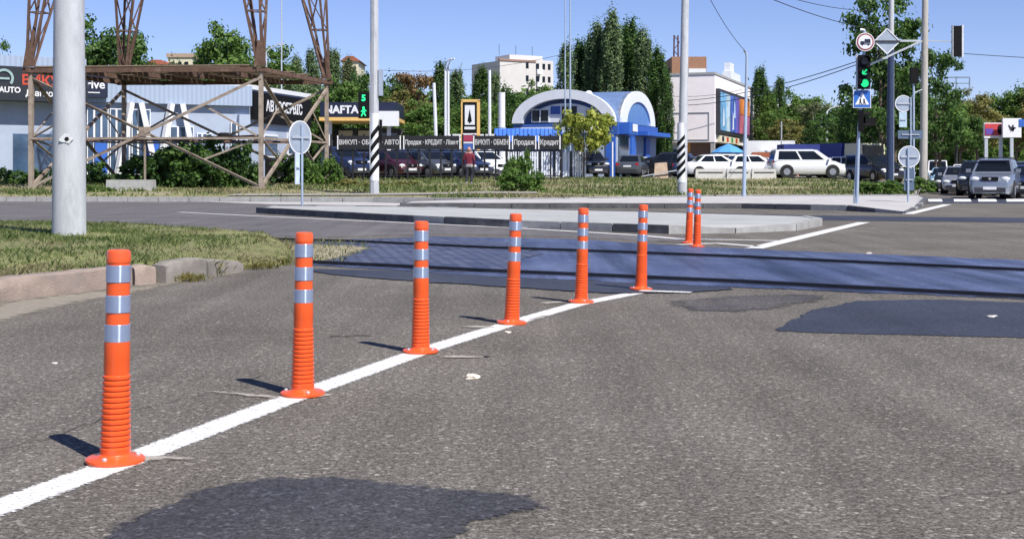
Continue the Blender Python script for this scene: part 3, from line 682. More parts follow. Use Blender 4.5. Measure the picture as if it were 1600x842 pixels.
# B: showroom with white slanting columns
t, w_ = bframe('showroom_building', 'pale blue showroom behind the rusty tower with slanting white columns and glass front', 'building', 127, 76, 392, 81, .6)
k = w_ / 265.0
def bx(px): return (px - 127) * k
MB().b2((0, .3, 0), (w_, 12, 5.6)).build('wall', lb2, t)
MB().b2((-.05, -.1, 4.75), (w_ + .05, 12.1, 6.0)).build('fascia', ribbed, t)
sg = MB().b2((bx(120), -.45, 5.0), (bx(164), -.12, 6.35)).build('sign_board', navy, t)
txt('drive', .72, white, sg, (bx(141), -.46, 5.75), bold=.014); MB().b2((bx(133), -.475, 5.25), (bx(152), -.455, 5.31)).build('underline', white, sg)
for (a, b_, z0, z1) in ((136, 168, .4, 4.4), (170, 200, .4, 4.4), (203, 232, .4, 4.4), (262, 300, .3, 3.4), (305, 330, .3, 3.0), (360, 380, 2.2, 3.7)):
    f = MB().b2((bx(a), .12, z0), (bx(b_), .34, z1)).build('window', white, t)
    pn = MB(); c = 3 if b_ - a > 22 else 2
    for i in range(c):
        for j in range(2):
            x0 = lerp(bx(a), bx(b_), i / c) + .06; x1 = lerp(bx(a), bx(b_), (i + 1) / c) - .06; za = lerp(z0, z1, j * .55) + .06; zb = lerp(z0, z1, .55 + j * .45) - .06
            pn.b2((x0, .09, za), (x1, .15, zb))
    pn.build('pane', bglass, f)
for a, b_ in ((200, 176), (216, 240), (262, 238), (280, 304)):
    MB().bar((bx(a), -.25, 4.75), (bx(b_), -.6, 0), .34, .3).build('column', white, t)
for a in (147, 226, 288): MB().b2((bx(a), -.05, .3), (bx(a) + .7, .1, 2.6)).build('door', blue, t)
MB().b2((bx(372), -.12, 2.0), (bx(390), .28, 4.2)).build('window_panel', lb, t)
# C: workshop wing
t, w_ = bframe('workshop_building', 'pale blue workshop wing right of the showroom with a black lettered sign', 'building', 366, 83, 483, 95, .6)
MB().b2((0, 0, 0), (w_, 10, 6.1)).build('wall', lb2, t); MB().b2((-.1, -.1, 6.1), (w_ + .15, 10.1, 6.4)).build('roof_edge', white, t)
k = w_ / 117.0
s1 = MB().b2((22 * k, -.3, 4.1), (36 * k, -.02, 5.95)).build('sign_board', black, t)
s2 = MB().b2((38 * k, -.3, 3.9), (w_ - .3, -.02, 5.95)).build('sign_board', black, t)
txt('АВТОСЕРВІС', 1.0, white, s2, (69 * k, -.31, 5.05), bold=.025, sx=.95)
for a, b_, z0, z1 in ((40, 62, 1.6, 3.2), (78, 100, 1.8, 3.4), (2, 18, 1.8, 3.5), (5, 15, .1, 1.5)):
    f = MB().b2((a * k, -.12, z0), (b_ * k, -.02, z1)).build('window', white, t); MB().b2((a * k + .15, -.16, z0 + .15), (b_ * k - .15, -.1, z1 - .15)).build('pane', bglass, f)
MB().b2((44 * k, -.1, 0), (70 * k, -.02, 1.5)).build('gate', black, t)
# fuel station
st_y = M('station_yellow', (.75, .48, .16), .5, var=.05); cream = M('cream_wall', (.62, .58, .42), .7, var=.06)
t, w_ = bframe('fuel_station', 'fuel station with a navy canopy over a yellow stripe, left of the striped pole', 'fuel station', 500, 103, 620, 103, .8)
c = MB().b2((0, 0, 4.85), (w_, 7, 6.05)).build('canopy', navy, t); MB().b2((-.06, -.06, 4.55), (w_ + .06, 7.06, 4.83)).build('canopy_stripe', st_y, c)
txt('NAFTA', .86, white, c, (1.72, -.03, 5.42), bold=.035, sx=1.0)
MB().b2((w_ - 1.75, -.5, 4.1), (w_ + .2, -.1, 5.3)).build('board', white, t)
for x in (.7, w_ - .7): MB().b2((x - .15, .6, 0), (x + .15, .9, 4.55)).build('column', white, t)
MB().b2((0, 7.5, 0), (w_, 12, 4.2)).build('kiosk_wall', M('kiosk_dark', (.05, .055, .06), .6), t)
for x0, x1 in ((.5, 1.7), (2.2, 3.2)): MB().b2((x0, 7.3, 2.7), (x1, 7.5, 4.0)).build('lit_panel', cream, t)
MB().b2((3.6, 7.35, 1.2), (5.6, 7.5, 3.8)).build('window', bglass, t)
# price totem
t = thing('price_totem', 'fuel price totem with a yellow frame and a black arrow emblem', 'sign', P(735, 277, 98), R(-4))
MB().b2((-.72, 0, 0), (-.58, .3, 5.9)).b2((.5, 0, 0), (.72, .3, 5.9)).b2((-.72, 0, 5.75), (.72, .3, 5.95)).build('frame', st_y, t)
pn = MB().b2((-.57, -.04, 3.2), (.49, .28, 5.72)).build('panel', black, t)
MB().b2((-.42, -.08, 4.0), (.34, -.041, 5.5)).build('emblem_field', white, pn)
MB().slab((-.04, -.085, 4.25), (1, 0, 0), (0, 0, 1), [(-.17, 0), (.17, 0), (0, .95)], .02).b2((-.1, -.105, 4.15), (.02, -.085, 4.4)).build('emblem_arrow', black, pn)
MB().b2((-.45, -.08, 3.65), (.37, -.041, 3.85)).build('price_strip', white, pn)
for z, m in ((2.75, M('red_price', (.35, .04, .09), .5)), (2.1, M('blue_price', (.05, .12, .4), .5)), (1.45, navy)):
    r_ = MB().b2((-.57, -.04, z), (.49, .2, z + .48)).build('price_row', m, t); MB().b2((-.57, -.06, z + .48), (.49, .2, z + .6)).build('row_trim', white, r_)
# white low store behind the fence
t, w_ = bframe('storage_shed', 'low white flat-roofed shed behind the price totem', 'building', 700, 104, 790, 104, .8)
MB().b2((0, 0, 0), (w_, 5, 2.4)).build('wall', white, t); MB().b2((-.1, -.15, 2.4), (w_ + .1, 5.1, 2.65)).build('roof', concrete, t)
for z in (3.0, 3.35): MB().b2((0, .2, z), (w_, .3, z + .16)).build('railing', white, t)
MB().b2((1.0, -.03, .2), (2.2, .06, 2.0)).build('shutter', lb, t)
# blue canopy in front of the arched building
t = thing('blue_canopy', 'bright blue ribbed canopy roof with round white lamps under its edge', 'canopy', P(773, 277.5, 84))
rb = M('ribbed_blue_roof', (.02, .14, .58), .6, var=.1, scale=2); W_ = 92 / 2000 * 84 + .6
MB().slab((0, 0, 2.35), (1, 0, 0), (0, .75, 1), [(0, 0), (W_, 0), (W_, .88), (.05, .88)], -.12).build('roof', rb, t)
rbm = MB()
for i in range(17): rbm.bar((i * W_ / 16.2, -.02, 2.37), (i * W_ / 16.2, .62, 3.23), .05, .06)
rbm.build('roof_ribs', M('roof_rib_blue', (.015, .09, .42), .6), t)
MB().b2((.05, .1, 1.75), (W_ - .02, .5, 2.33)).build('beam', navy, t)
for x in (.15, 1.6, W_ - .2): MB().b2((x, .25, -.3), (x + .14, .39, 1.75)).build('post', dark, t)
for x in (.8, 2.42, 3.85): MB().sphere((x, -.1, 1.98), .16, 8).build('lamp', white, t)
# blue and white arched building
t, w_ = bframe('arched_building', 'blue and white building with two crossing barrel-vault roofs', 'building', 805, 96, 963, 93, .78)
dp = 10.5; sp = 4.05; hv = 2.35
wht = M('white_stucco', (.68, .71, .76), .7, var=.05, scale=1.5); blu = M('blue_stucco', (.035, .10, .36), .55, var=.1, scale=2); roofm = M('blue_grey_roof', (.13, .2, .36), .45, var=.12, scale=2)
MB().b2((0, 0, 0), (w_, dp, 3.15)).build('wall', lb2, t)
bnd = MB().b2((-.12, -.12, 3.15), (w_ + .12, dp + .12, 4.0)).build('band', blu, t)
MB().b2((-.05, -.17, 3.3), (w_ - 1.6, -.125, 3.75)).build('band_stripe', wht, bnd)
def vault(a, b, ry, rz_, n=22): return [(a + (b - a) * (.5 - .5 * math.cos(math.pi * i / n)), sp + ry * math.sin(math.pi * i / n)) for i in range(n + 1)]
fr = vault(.05, w_ - .05, hv, 0)
MB().slab((0, dp - .1, 0), (1, 0, 0), (0, 0, 1), fr, dp - .1).build('roof', roofm, t)           # long vault
ring_o = vault(-.05, w_ + .05, hv + .1, 0); ring_i = [(lerp(x, w_ / 2, .2), sp + (z - sp) * .72) for x, z in ring_o]
rm = MB()
for i in range(len(ring_o) - 1):
    q = [ring_o[i], ring_o[i + 1], ring_i[i + 1], ring_i[i]]
    rm.slab((0, -.06, 0), (1, 0, 0), (0, 0, 1), q, .5)
rm.build('arch', wht, t)
in2 = [(lerp(x, w_ / 2, .12), sp + (z - sp) * .82) for x, z in ring_i[3:-3]]
tp = MB().slab((0, .12, 0), (1, 0, 0), (0, 0, 1), [(w_ * .1, sp)] + ring_i[3:-3] + [(w_ * .9, sp)], .12).build('gable_panel', blu, t)
MB().slab((0, -.005, 0), (1, 0, 0), (0, 0, 1), [(in2[0][0], sp + .05)] + in2 + [(in2[-1][0], sp + .05)], .03).build('gable_white', wht, tp)
MB().b2((2.85, -.06, sp + .65), (3.6, -.036, sp + 1.25)).build('gable_blue', blu, tp)
for x0, x1, z1 in ((1.35, 2.75, 1.05), (3.7, 5.0, 1.3), (5.6, 6.4, 1.0)):
    f = MB().b2((x0, -.1, sp + .08), (x1, -.02, sp + z1)).build('window', wht, t); pn = MB(); n = 2
    for i in range(n): pn.b2((lerp(x0, x1, i / n) + .07, -.13, sp + .16), (lerp(x0, x1, (i + 1) / n) - .07, -.08, sp + z1 - .08))
    pn.build('pane', glass, f)
# right-hand vault
sv0, sv1 = 1.0, dp - .6
so_ = [(a, z) for a, z in vault(sv0, sv1, hv + .2, 0)]; si_ = [(lerp(a, (sv0 + sv1) / 2, .3), sp + (z - sp) * .68) for a, z in so_]
MB().slab((w_ * .35, 0, 0), (0, 1, 0), (0, 0, 1), so_, w_ * .65 - .05).build('side_roof', roofm, t)
rm = MB()
for i in range(len(so_) - 1): rm.slab((w_ - .3, 0, 0), (0, 1, 0), (0, 0, 1), [so_[i], so_[i + 1], si_[i + 1], si_[i]], .42)
rm.build('arch', wht, t)
MB().slab((w_ - .2, 0, 0), (0, 1, 0), (0, 0, 1), si_, .2).build('arched_window', M('blue_tinted_glass', (.12, .25, .55), .15, var=.15), t)
MB().b2((w_ + .05, .3, 3.2), (w_ + .9, 2.4, 4.05)).build('corner_box', blue, t)
MB().b2((w_ + .1, 4.0, 3.2), (w_ + 1.2, dp, 3.5)).build('porch_roof', blue, t)
MB().b2((w_ + .93, 1.0, 3.4), (w_ + .96, 2.2, 3.95)).build('sign_plate', wht, t)
MB().b2((w_ - .75, -.1, 0), (w_ - .05, .12, 3.14)).build('corner_pillar', blue, t)
MB().b2((w_ + .02, .4, 0), (w_ + .1, 2.8, 3.1)).build('shop_window', bglass, t)
for y in (3.2, 7.0): MB().b2((w_ + .02, y, 0), (w_ + .2, y + 1.1, 3.1)).build('side_pillar', blue, t)
for y in (3.6, 4.7, 5.9, 8.2): MB().b2((w_ + .25, y, 0), (w_ + .4, y + .75, 1.6)).build('display_panel', wht, t)
MB().b2((1.0, -.06, .1), (5.2, .05, 2.7)).build('shop_window', bglass, t)
d = thing('satellite_dish', 'small white satellite dish on the arched building roof', 'dish', P(920, 150, 97)); MB().sphere((0, 0, .1), (.3, .16, .3), 8).build('dish', white, d); MB().cyl((0, .1, -.55), (0, .1, .1), .04).build('bracket', galv, d)
# shopping centre
pk = M('pink_white_panels', (.88, .82, .81), .75, var=.04, scale=.8, stain=(.8, .74, .73), stain_amt=.5)
cx, cy = 19.0, 120.0; rz = math.atan2(-6, 17)
t = thing('shopping_centre', 'big pinkish-white shop building with a large colour screen on its side', 'building', (cx, cy, .82), rz)
Lw, Dp = 5.6, 27.0
MB().b2((-Lw, 0, 3.25), (0, Dp, 9.6)).build('upper_wall', pk, t); MB().b2((-Lw - .05, -.08, 9.6), (.08, Dp + .05, 9.8)).build('parapet', concrete, t)
MB().b2((-Lw, .9, 0), (-.9, Dp, 3.25)).build('ground_floor', M('shop_front_pale', (.55, .56, .58), .6), t)
MB().b2((-2.4, .75, 0), (-.4, .95, 3.2)).build('shop_front', M('brown_shutter', (.22, .12, .08), .6), t); MB().b2((-3.6, .7, 1.4), (-2.45, .93, 3.2)).build('orange_panel', M('orange_panel', (.8, .36, .1), .5), t)
MB().b2((-5.2, .7, .2), (-3.8, .93, 2.6)).build('shop_window', bglass, t)
MB().b2((-.88, 1.5, 0), (-.7, Dp, 3.2)).build('side_shop_front', black, t)
for y in (.05, 9, 18): MB().b2((-.4, y, 0), (-.02, y + .4, 3.24)).build('column', concrete, t)
sc_ = MB().b2((.02, .5, 4.05), (.35, 18.6, 8.3)).build('screen', dark, t)
cols = [((.16, .38, .62), 1.0, 4.0, 4.4, 8.0), ((.45, .6, .75), 4.05, 6.2, 4.4, 8.0), ((.06, .12, .45), 6.25, 9.6, 4.4, 8.0), ((.13, .1, .38), 9.65, 11.6, 4.4, 8.0), ((.62, .2, .05), 11.9, 18.3, 6.4, 8.0), ((.5, .14, .2), 11.9, 15, 4.4, 6.35), ((.35, .12, .25), 15.05, 18.3, 4.4, 6.35)]
for i, (c, y0, y1, z0, z1) in enumerate(cols): MB().b2((.36, y0, z0), (.40, y1, z1)).build('advert', M('advert_%d' % i, c, .4, var=.55, scale=.45), sc_)
for i, (y, z) in enumerate(((2.2, 5.6), (5, 6.6), (7.5, 5.4), (8.4, 6.6))): MB().slab((.405, y, z - .8), (0, 1, 0), (0, 0, 1), [(0, 0), (.8, .1), (.6, 1.4), (.2, 1.8)], .01).build('advert_figure', [white, M('advert_pale', (.5, .65, .8), .5)][i % 2], sc_)
s_ = MB().b2((-.65, 1.2, 3.28), (.25, 12.5, 3.95)).build('sign_row', cream, t)
for y, c in ((2.5, navy), (5, red_l), (7.6, M('green_logo', (.05, .3, .1), .5)), (10.2, red_l)): MB().b2((.255, y, 3.4), (.28, y + 1.0, 3.85)).build('shop_sign', c, s_)
fr = MB().b2((-4.9, -.06, 3.45), (-.5, -.01, 3.52)).b2((-4.9, -.06, 6.0), (-.5, -.01, 6.07)).b2((-.57, -.06, 3.53), (-.5, -.01, 5.99)).b2((-4.9, -.06, 3.53), (-4.83, -.01, 5.99)).build('wall_moulding', concrete, t)
MB().b2((-.9, 9.2, 9.8), (-.05, 15, 10.6)).b2((-.8, 9.6, 10.6), (-.2, 11.8, 11.5)).build('rooftop_unit', wht, t)
brk = M('brown_brick', (.30, .16, .1), .85, var=.2, scale=3)
tt = thing('brick_tower_block', 'brown brick block top showing above the shopping centre roof', 'building', P(1091, 276, 170)); MB().b2((-3.5, 0, 0), (.9, 8, 13.2)).b2((-3.5, 0, 13.25), (1.1, 8, 15.9)).build('wall', brk, tt); MB().b2((-1.3, -.2, 13.2), (1.0, -.02, 14.3)).build('window', wht, tt)
mst = thing('lattice_mast', 'dark lattice mast rising behind the shopping centre roof', 'mast', P(1057, 276, 172)); lm = MB()
for x in (-.5, .5):
    for y in (0, 1): lm.bar((x, y, 0), (x * .5, .5 + (y - .5) * .5, 19), .13)
for i in range(13):
    z = 6 + i; s_ = 1 if i % 2 else -1; lm.bar((-.4 * s_, 0, z), (.4 * s_, 0, z + 1), .1)
lm.build('mast_frame', M('dark_rust', (.09, .04, .035), .8), mst); MB().b2((-1.6, -.1, 14.2), (1.2, 1, 14.5)).build('mast_platform', dark, mst)
MB().b2((-2.2, -.3, 0), (2.2, 4, 13.2)).build('mast_house', brk, mst)
# apartment block far behind
t, w_ = bframe('apartment_block', 'tall white apartment block above the trees left of the poplars', 'building', 781, 265, 868, 272, 0)
apm = M('apartment_white', (.56, .54, .53), .8, var=.06, scale=.35)
MB().b2((0, 0, 0), (w_ * .64, 12, 24.6)).b2((w_ * .64 + .02, .9, 0), (w_, 12, 25.2)).b2((w_ * .3, 3, 24.6), (w_ * .9, 9, 26.3)).build('wall', apm, t)
MB().b2((-.2, -.2, 24.62), (w_ * .64, .4, 25.0)).build('roof_edge', M('roof_edge_red', (.3, .18, .14), .7), t)
for r in range(7):
    z = 6 + r * 2.7
    MB().b2((w_ * .66, -.2, z), (w_ * .76, .95, z + 1.0)).build('balcony', wht, t)
    for x0, x1 in ((.46, .51), (.665, .74), (.80, .85), (.9, .95)):
        y0 = -.03 if x0 < .6 else .87
        MB().b2((w_ * x0, y0, z + 1.05), (w_ * x1, y0 + .1, z + 2.3)).build('window', glass, t)
for x in (.2, .5, .8): MB().cyl((w_ * x, 5, 26.3), (w_ * x, 5, 28.5), .05, n=5).build('aerial', dark, t)
# houses behind at the left, small far buildings
def house(px0, px1, Y, ytop, yroof, label, wall_m, roof_m_, name='house', flat=False):
    t, w_ = bframe(name, label, 'building', px0, Y, px1, Y, 0); zt = HC + (HY - ytop) / F * Y; zr = HC + (HY - yroof) / F * Y
    MB().b2((0, 0, 0), (w_, 9, zr)).build('wall', wall_m, t)
    if flat: MB().b2((-.2, -.2, zr), (w_ + .2, 9.2, zt)).build('roof', roof_m_, t)
    else: MB().slab((0, -.3, 0), (1, 0, 0), (0, 0, 1), [(-.4, zr), (w_ + .4, zr), (w_ * .7, zt), (w_ * .3, zt)], -9.5).build('roof', roof_m_, t); 
    for i in range(3): MB().b2((w_ * (.15 + .28 * i), -.06, zr - 2.0), (w_ * (.29 + .28 * i), .04, zr - .7)).build('window', glass, t)
tile = M('red_roof_tiles', (.33, .10, .06), .8, var=.2, scale=2)
house(228, 262, 190, 94, 101, 'house with a red roof behind the tower platform', cream, tile)
house(262, 300, 205, 84, 90, 'cream building with a flat top right of the red-roofed house', cream, M('flat_roof', (.4, .3, .22), .8), flat=True)
house(535, 560, 200, 88, 96, 'small cream gable showing between the poplars above the fuel station', cream, tile)
house(598, 645, 190, 150, 160, 'pale roof nestled among the trees behind the striped pole', wht, M('pale_roof', (.5, .45, .38), .8))
house(1178, 1245, 165, 163, 168, 'white flat-roofed building among the trees right of the shopping centre', wht, white, flat=True)
house(1226, 1250, 150, 192, 196, 'small reddish building below the white flat-roofed one', M('reddish_wall', (.42, .2, .15), .8), wht, flat=True)
# chimney-like white vent and thin columns
def post(name, label, cat, px, py, Y, ytop, r0, r1, m, lean=0.0, group=None, n=12, extra=None):
    b_ = P(px, py, Y); h = (py - ytop) / F * Y; t = thing(name, label, cat, b_, 0, group); MB().cyl((0, 0, -.4), (lean / F * Y, 0, h), r0, r1, n).build('shaft', m, t, 40); return t, h
t, h = post('vent_pipe', 'stout white vent pipe above the blue canopy', 'pipe', 784, 277, 92, 145, .27, .24, white); MB().cyl((0, 0, 2.6), (0, 0, 3.6), .30).build('collar', lb, t)

# ================================================================== FENCE WITH BANNERS
fm = M('fence_black', (.012, .012, .015), .5, var=.2)
ft = thing('banner_fence', 'black steel fence with black banners lettered in white', 'fence', (0, 0, 0)); FX0, FX1, FY = -9.9, 2.55, 66.0
def fz(x): return gz(x, FY)
zf = .82; rl = MB()
n = 22
for i in range(n + 1):
    x = lerp(FX0, FX1, i / n); MB().b2((x - .045, FY - .05, zf - .4), (x + .045, FY + .05, zf + 2.28)).build('fence_post', fm, ft)
for z in (.12, 1.4): rl.b2((FX0, FY - .02, zf + z), (FX1, FY + .02, zf + z + .05))
rl.build('rail', fm, ft)
bt = [(-9.1, 2.5, 'ВИКУП · ОБМІН · АВТО'), (-5.15, 3.7, 'Продаж · КРЕДИТ · Лізинг'), (-1.2, 2.7, 'ВИКУП · ОБМІН'), (1.0, 1.4, 'Кредит')]
x = FX0 + .75
for x0, x1, s in ((-9.0, -5.72, 'ВИКУП · ОБМІН · АВТО'), (-5.6, -2.65, 'Продаж · КРЕДИТ · Лізинг'), (-2.0, -.1, 'ВИКУП · ОБМІН'), (0, 1.25, 'Продаж'), (1.35, 2.5, 'Кредит')):
    b_ = MB().b2((x0, FY - .10, zf + 1.5), (x1, FY - .06, zf + 2.2)).build('banner', fm, ft)
    sz = .40 if len(s) < 16 else .36
    o = txt(s, sz * .92, M('banner_letters', (.5, .5, .52), .7), b_, ((x0 + x1) / 2, FY - .105, zf + 1.85), bold=.008)
    wd = o.dimensions.x or 1; o.scale = (min(1.2, (x1 - x0 - .2) / max(.1, o.data.vertices and (max(v.co.x for v in o.data.vertices) - min(v.co.x for v in o.data.vertices)))), 1, 1)
    for xe in (x0, x1 - .06): MB().b2((xe, FY - .12, zf + 1.5), (xe + .06, FY - .101, zf + 2.2)).build('banner_edge', white, b_)
# white picket run right of it
t = thing('picket_fence', 'white pale fence under the blue canopy', 'fence', P(790, 277, 83.0))
pm = MB(); L_ = 5.2
for i in range(34): pm.b2((i * .155, 0, -.2), (i * .155 + .1, .03, 1.62 + .03 * (i % 2)))
pm.b2((0, .03, .3), (L_, .07, .4)).b2((0, .03, 1.2), (L_, .07, 1.3)); pm.build('pales', wht, t)
for i in (0, 9, 14, 20, 27): MB().b2((i * .155 - .02, -.03, -.2), (i * .155 + .12, -.005, 1.7)).build('dark_post', fm, t)

# ================================================================== LATTICE TOWER
A_, C_, D_ = Vector((-21.3, 56.6, 0)), Vector((-11.0, 56.0, 0)), Vector((-9.25, 63.8, 0)); B_ = A_ + D_ - C_
tw = thing('lattice_tower', 'huge rusty lattice tower standing on a platform of crossed steel legs', 'tower', ((A_ + D_) / 2).to_tuple())
tw.location.z = .3; o_ = Vector(tw.location); cs = [p - o_ for p in (A_, C_, D_, B_)]
for p in cs: p.z = 0
ZP = 5.32; ZM = 2.35
def angle(mb, a, b_, w_, mi=0):       # L-section: two thin plates
    d = (Vector(b_) - Vector(a)).normalized(); mb.bar(a, b_, w_, .03, mi)
    u = Vector((0, 0, 1)) if abs(d.z) < .95 else Vector((1, 0, 0)); sd_ = d.cross(u).normalized() * (w_ / 2 - .012)
    up_ = sd_.cross(d).normalized() * (w_ / 2); mb.bar(Vector(a) + sd_ - up_ * .9, Vector(b_) + sd_ - up_ * .9, .026, w_, mi)
for i, p in enumerate(cs):
    m = MB(); m.box((p.x, p.y, ZP / 2 - .3), (.17, .05, ZP + .6)); m.box((p.x + .065, p.y + .12, ZP / 2 - .3), (.05, .19, ZP + .6)); m.box((p.x - .065, p.y + .12, ZP / 2 - .3), (.05, .19, ZP + .6)); m.box((p.x, p.y, .05), (.6, .6, .3)); m.build('leg', weathered, tw)
sides = [(0, 1), (1, 2), (3, 2), (0, 3)]
def brace(a, b_, w_, name='brace', m_=None):
    m = MB(); angle(m, a, b_, w_); m.build(name, m_ or weathered, tw)
for a, b_ in sides:
    p, q = cs[a], cs[b_]; up = Vector((0, 0, 1)); mid = (p + q) / 2; hi_ = ZP - .3
    brace(p + up * .2, q + up * hi_, .12)
    off = Vector((.03, .06, 0)); brace(q + off + up * .2, p + off + up * hi_, .12)
    brace(p + up * ZM, q + up * ZM, .09, 'tie_bar')
    off = Vector((.0, .12, 0)); e0, e1 = p.lerp(q, .25) + off, p.lerp(q, .75) + off
    brace(e0 + up * lerp(.2, hi_, .25), p + off + up * ZM, .07); brace(e0 + up * lerp(.2, hi_, .75), p + off + up * ZM, .07)
    brace(e1 + up * lerp(.2, hi_, .25), q + off + up * ZM, .07); brace(e1 + up * lerp(.2, hi_, .75), q + off + up * ZM, .07)
    brace(mid + off + up * (ZP * .5), mid + off + up * .1, .07)
    m = MB().box((mid.x, mid.y - .02, lerp(.2, hi_, .5)), (.5, .04, .42)); m.build('gusset_plate', weathered, tw)
brace(cs[0] + Vector((0, 0, ZM)), cs[2] + Vector((0, 0, ZM)), .1, 'tie_bar', rust); brace(cs[1] + Vector((0, 0, ZM + .1)), cs[3] + Vector((0, 0, ZM + .1)), .1, 'tie_bar', rust)
pf_ = MB()
for a, b_ in sides: pf_.bar(cs[a].lerp(cs[b_], -.03) + Vector((0, 0, ZP)), cs[a].lerp(cs[b_], 1.03) + Vector((0, 0, ZP)), .16, .20)
for f in (.2, .4, .6, .8): pf_.bar(cs[0].lerp(cs[1], f) + Vector((0, 0, ZP - .02)), cs[3].lerp(cs[2], f) + Vector((0, 0, ZP - .02)), .14, .2)
pf_.build('platform_beam', rust, tw)
dk = MB(); nd = 15; rng = random.Random(9)
for i in range(nd):
    f = (i + .5) / nd
    if i in (4, 5): continue
    a = cs[0].lerp(cs[3], f); b_ = cs[1].lerp(cs[2], f); s0, s1 = rng.uniform(-.02, .05), rng.uniform(.9, 1.02)
    dk.bar(a.lerp(b_, s0) + Vector((0, 0, ZP + .17 + rng.uniform(0, .04))), a.lerp(b_, s1) + Vector((0, 0, ZP + .17 + rng.uniform(0, .04))), .44, .05)
dk.build('deck', M('weathered_planks', (.2, .15, .11), .9, var=.35, scale=2, bump=.3, bscale=15), tw)
cen = sum(cs, Vector()) / 4
for i, p in enumerate(cs):            # four truss legs, each a slender inverted pyramid
    m = MB(); base_ = p + Vector((0, 0, ZP + .2)); hi = 9.5; inw = (cen - p) * .30; top = base_ + inw * .75 + Vector((0, 0, hi)); hw = 1.25
    u = (cs[1] - cs[0]).normalized(); v = (cs[3] - cs[0]).normalized()
    cor = [u * sx_ * hw + v * sy_ * hw for sx_, sy_ in ((-1, -1), (1, -1), (1, 1), (-1, 1))]
    b4 = [base_ + c * .08 for c in cor]; t4 = [top + c * .75 for c in cor]
    for a, b_ in zip(b4, t4): m.bar(a, b_, .12, .1)
    for k in range(4):
        for s in range(5):
            f0, f1 = s / 5 + .05, min(1, (s + 1) / 5 + .05); a, b_ = (k, (k + 1) % 4) if s % 2 else ((k + 1) % 4, k)
            m.bar(b4[a].lerp(t4[a], f0), b4[b_].lerp(t4[b_], f1), .06, .05)
            if s % 2 == 0: m.bar(b4[k].lerp(t4[k], f1), b4[(k+1) % 4].lerp(t4[(k+1) % 4], f1), .06, .05)
    m.slab(base_ + Vector((-.28, -.16, -.05)), (1, 0, 0), (0, 0, 1), [(0, 0), (.56, 0), (.38, 1.1), (.18, 1.1)], -.05)
    m.build('upper_leg', rust, tw)
t = thing('concrete_block', 'weathered concrete block lying in the weeds under the tower', 'block', (P(205, 299, 54.5)), R(3)); 
bm_ = MB().box((0, 0, .18), (2.0, .6, .62), taper=.97); bm_.build('block', concrete, t)
# ================================================================== POLES, SIGNALS, SIGNS
t = thing('concrete_pole', 'thick pale grey concrete pole rising from the near lawn with a chipped hole', 'pole', (P(108, 372, 17.6).x, 17.6, .1))
MB().cyl((0, 0, -.1), (0, 0, 7), .228, .175, 40).build('shaft', pole_conc, t, 40)
hz = HC + (HY - 218) / F * 17.6 - .1; hp = MB(); rng = random.Random(2)
ys_ = -.2165
hm = M('chipped_white', (.6, .62, .63), .9, var=.15, scale=30, bump=.5)
pts_ = [(.085 * rng.uniform(.6, 1.15) * math.cos(a), .075 * rng.uniform(.6, 1.2) * math.sin(a)) for a in np.linspace(0, 2 * math.pi, 15)[:-1]]
MB().slab((.03, -.205, hz), (.99, .12, 0), (0, 0, 1), pts_, .02).build('chipped_edge', hm, t); MB().slab((.045, -.223, hz), (.99, .12, 0), (0, 0, 1), [(.03 * math.cos(a), .028 * math.sin(a)) for a in np.linspace(0, 2 * math.pi, 11)[:-1]], .006).build('hole', black, t)

def stripes(parent, r, z0, z1, n, pitch, hgt, mb_mat=black, seg=28, phase=0.0, r1=None):
    """dark diagonal bands wound round a pole, slightly proud of it"""
    m = MB()
    for k in range(n):
        zb = z0 + (z1 - z0) * k / n
        for s in range(seg):
            a0, a1 = 2 * math.pi * s / seg, 2 * math.pi * (s + 1) / seg
            def zz(a): return zb + pitch * (.5 + .5 * math.sin(a + phase))
            q = []
            for a, dz in ((a0, 0), (a1, 0), (a1, hgt), (a0, hgt)):
                z = zz(a) + dz; rr = (r + .006) if r1 is None else lerp(r, r1, z / 9) + .006; q.append((rr * math.cos(a), rr * math.sin(a), z))
            m.add(q, [(0, 1, 2, 3)])
    c = MB(); c.cyl((0, 0, z0 - .1), (0, 0, z1 + pitch + .2), lerp(r, r1 or r, (z0 - .1) / 9) + .002, lerp(r, r1 or r, (z1 + pitch) / 9) + .002, 24); c.build('white_band', white, parent, 40)
    return m.build('black_stripes', mb_mat, parent)
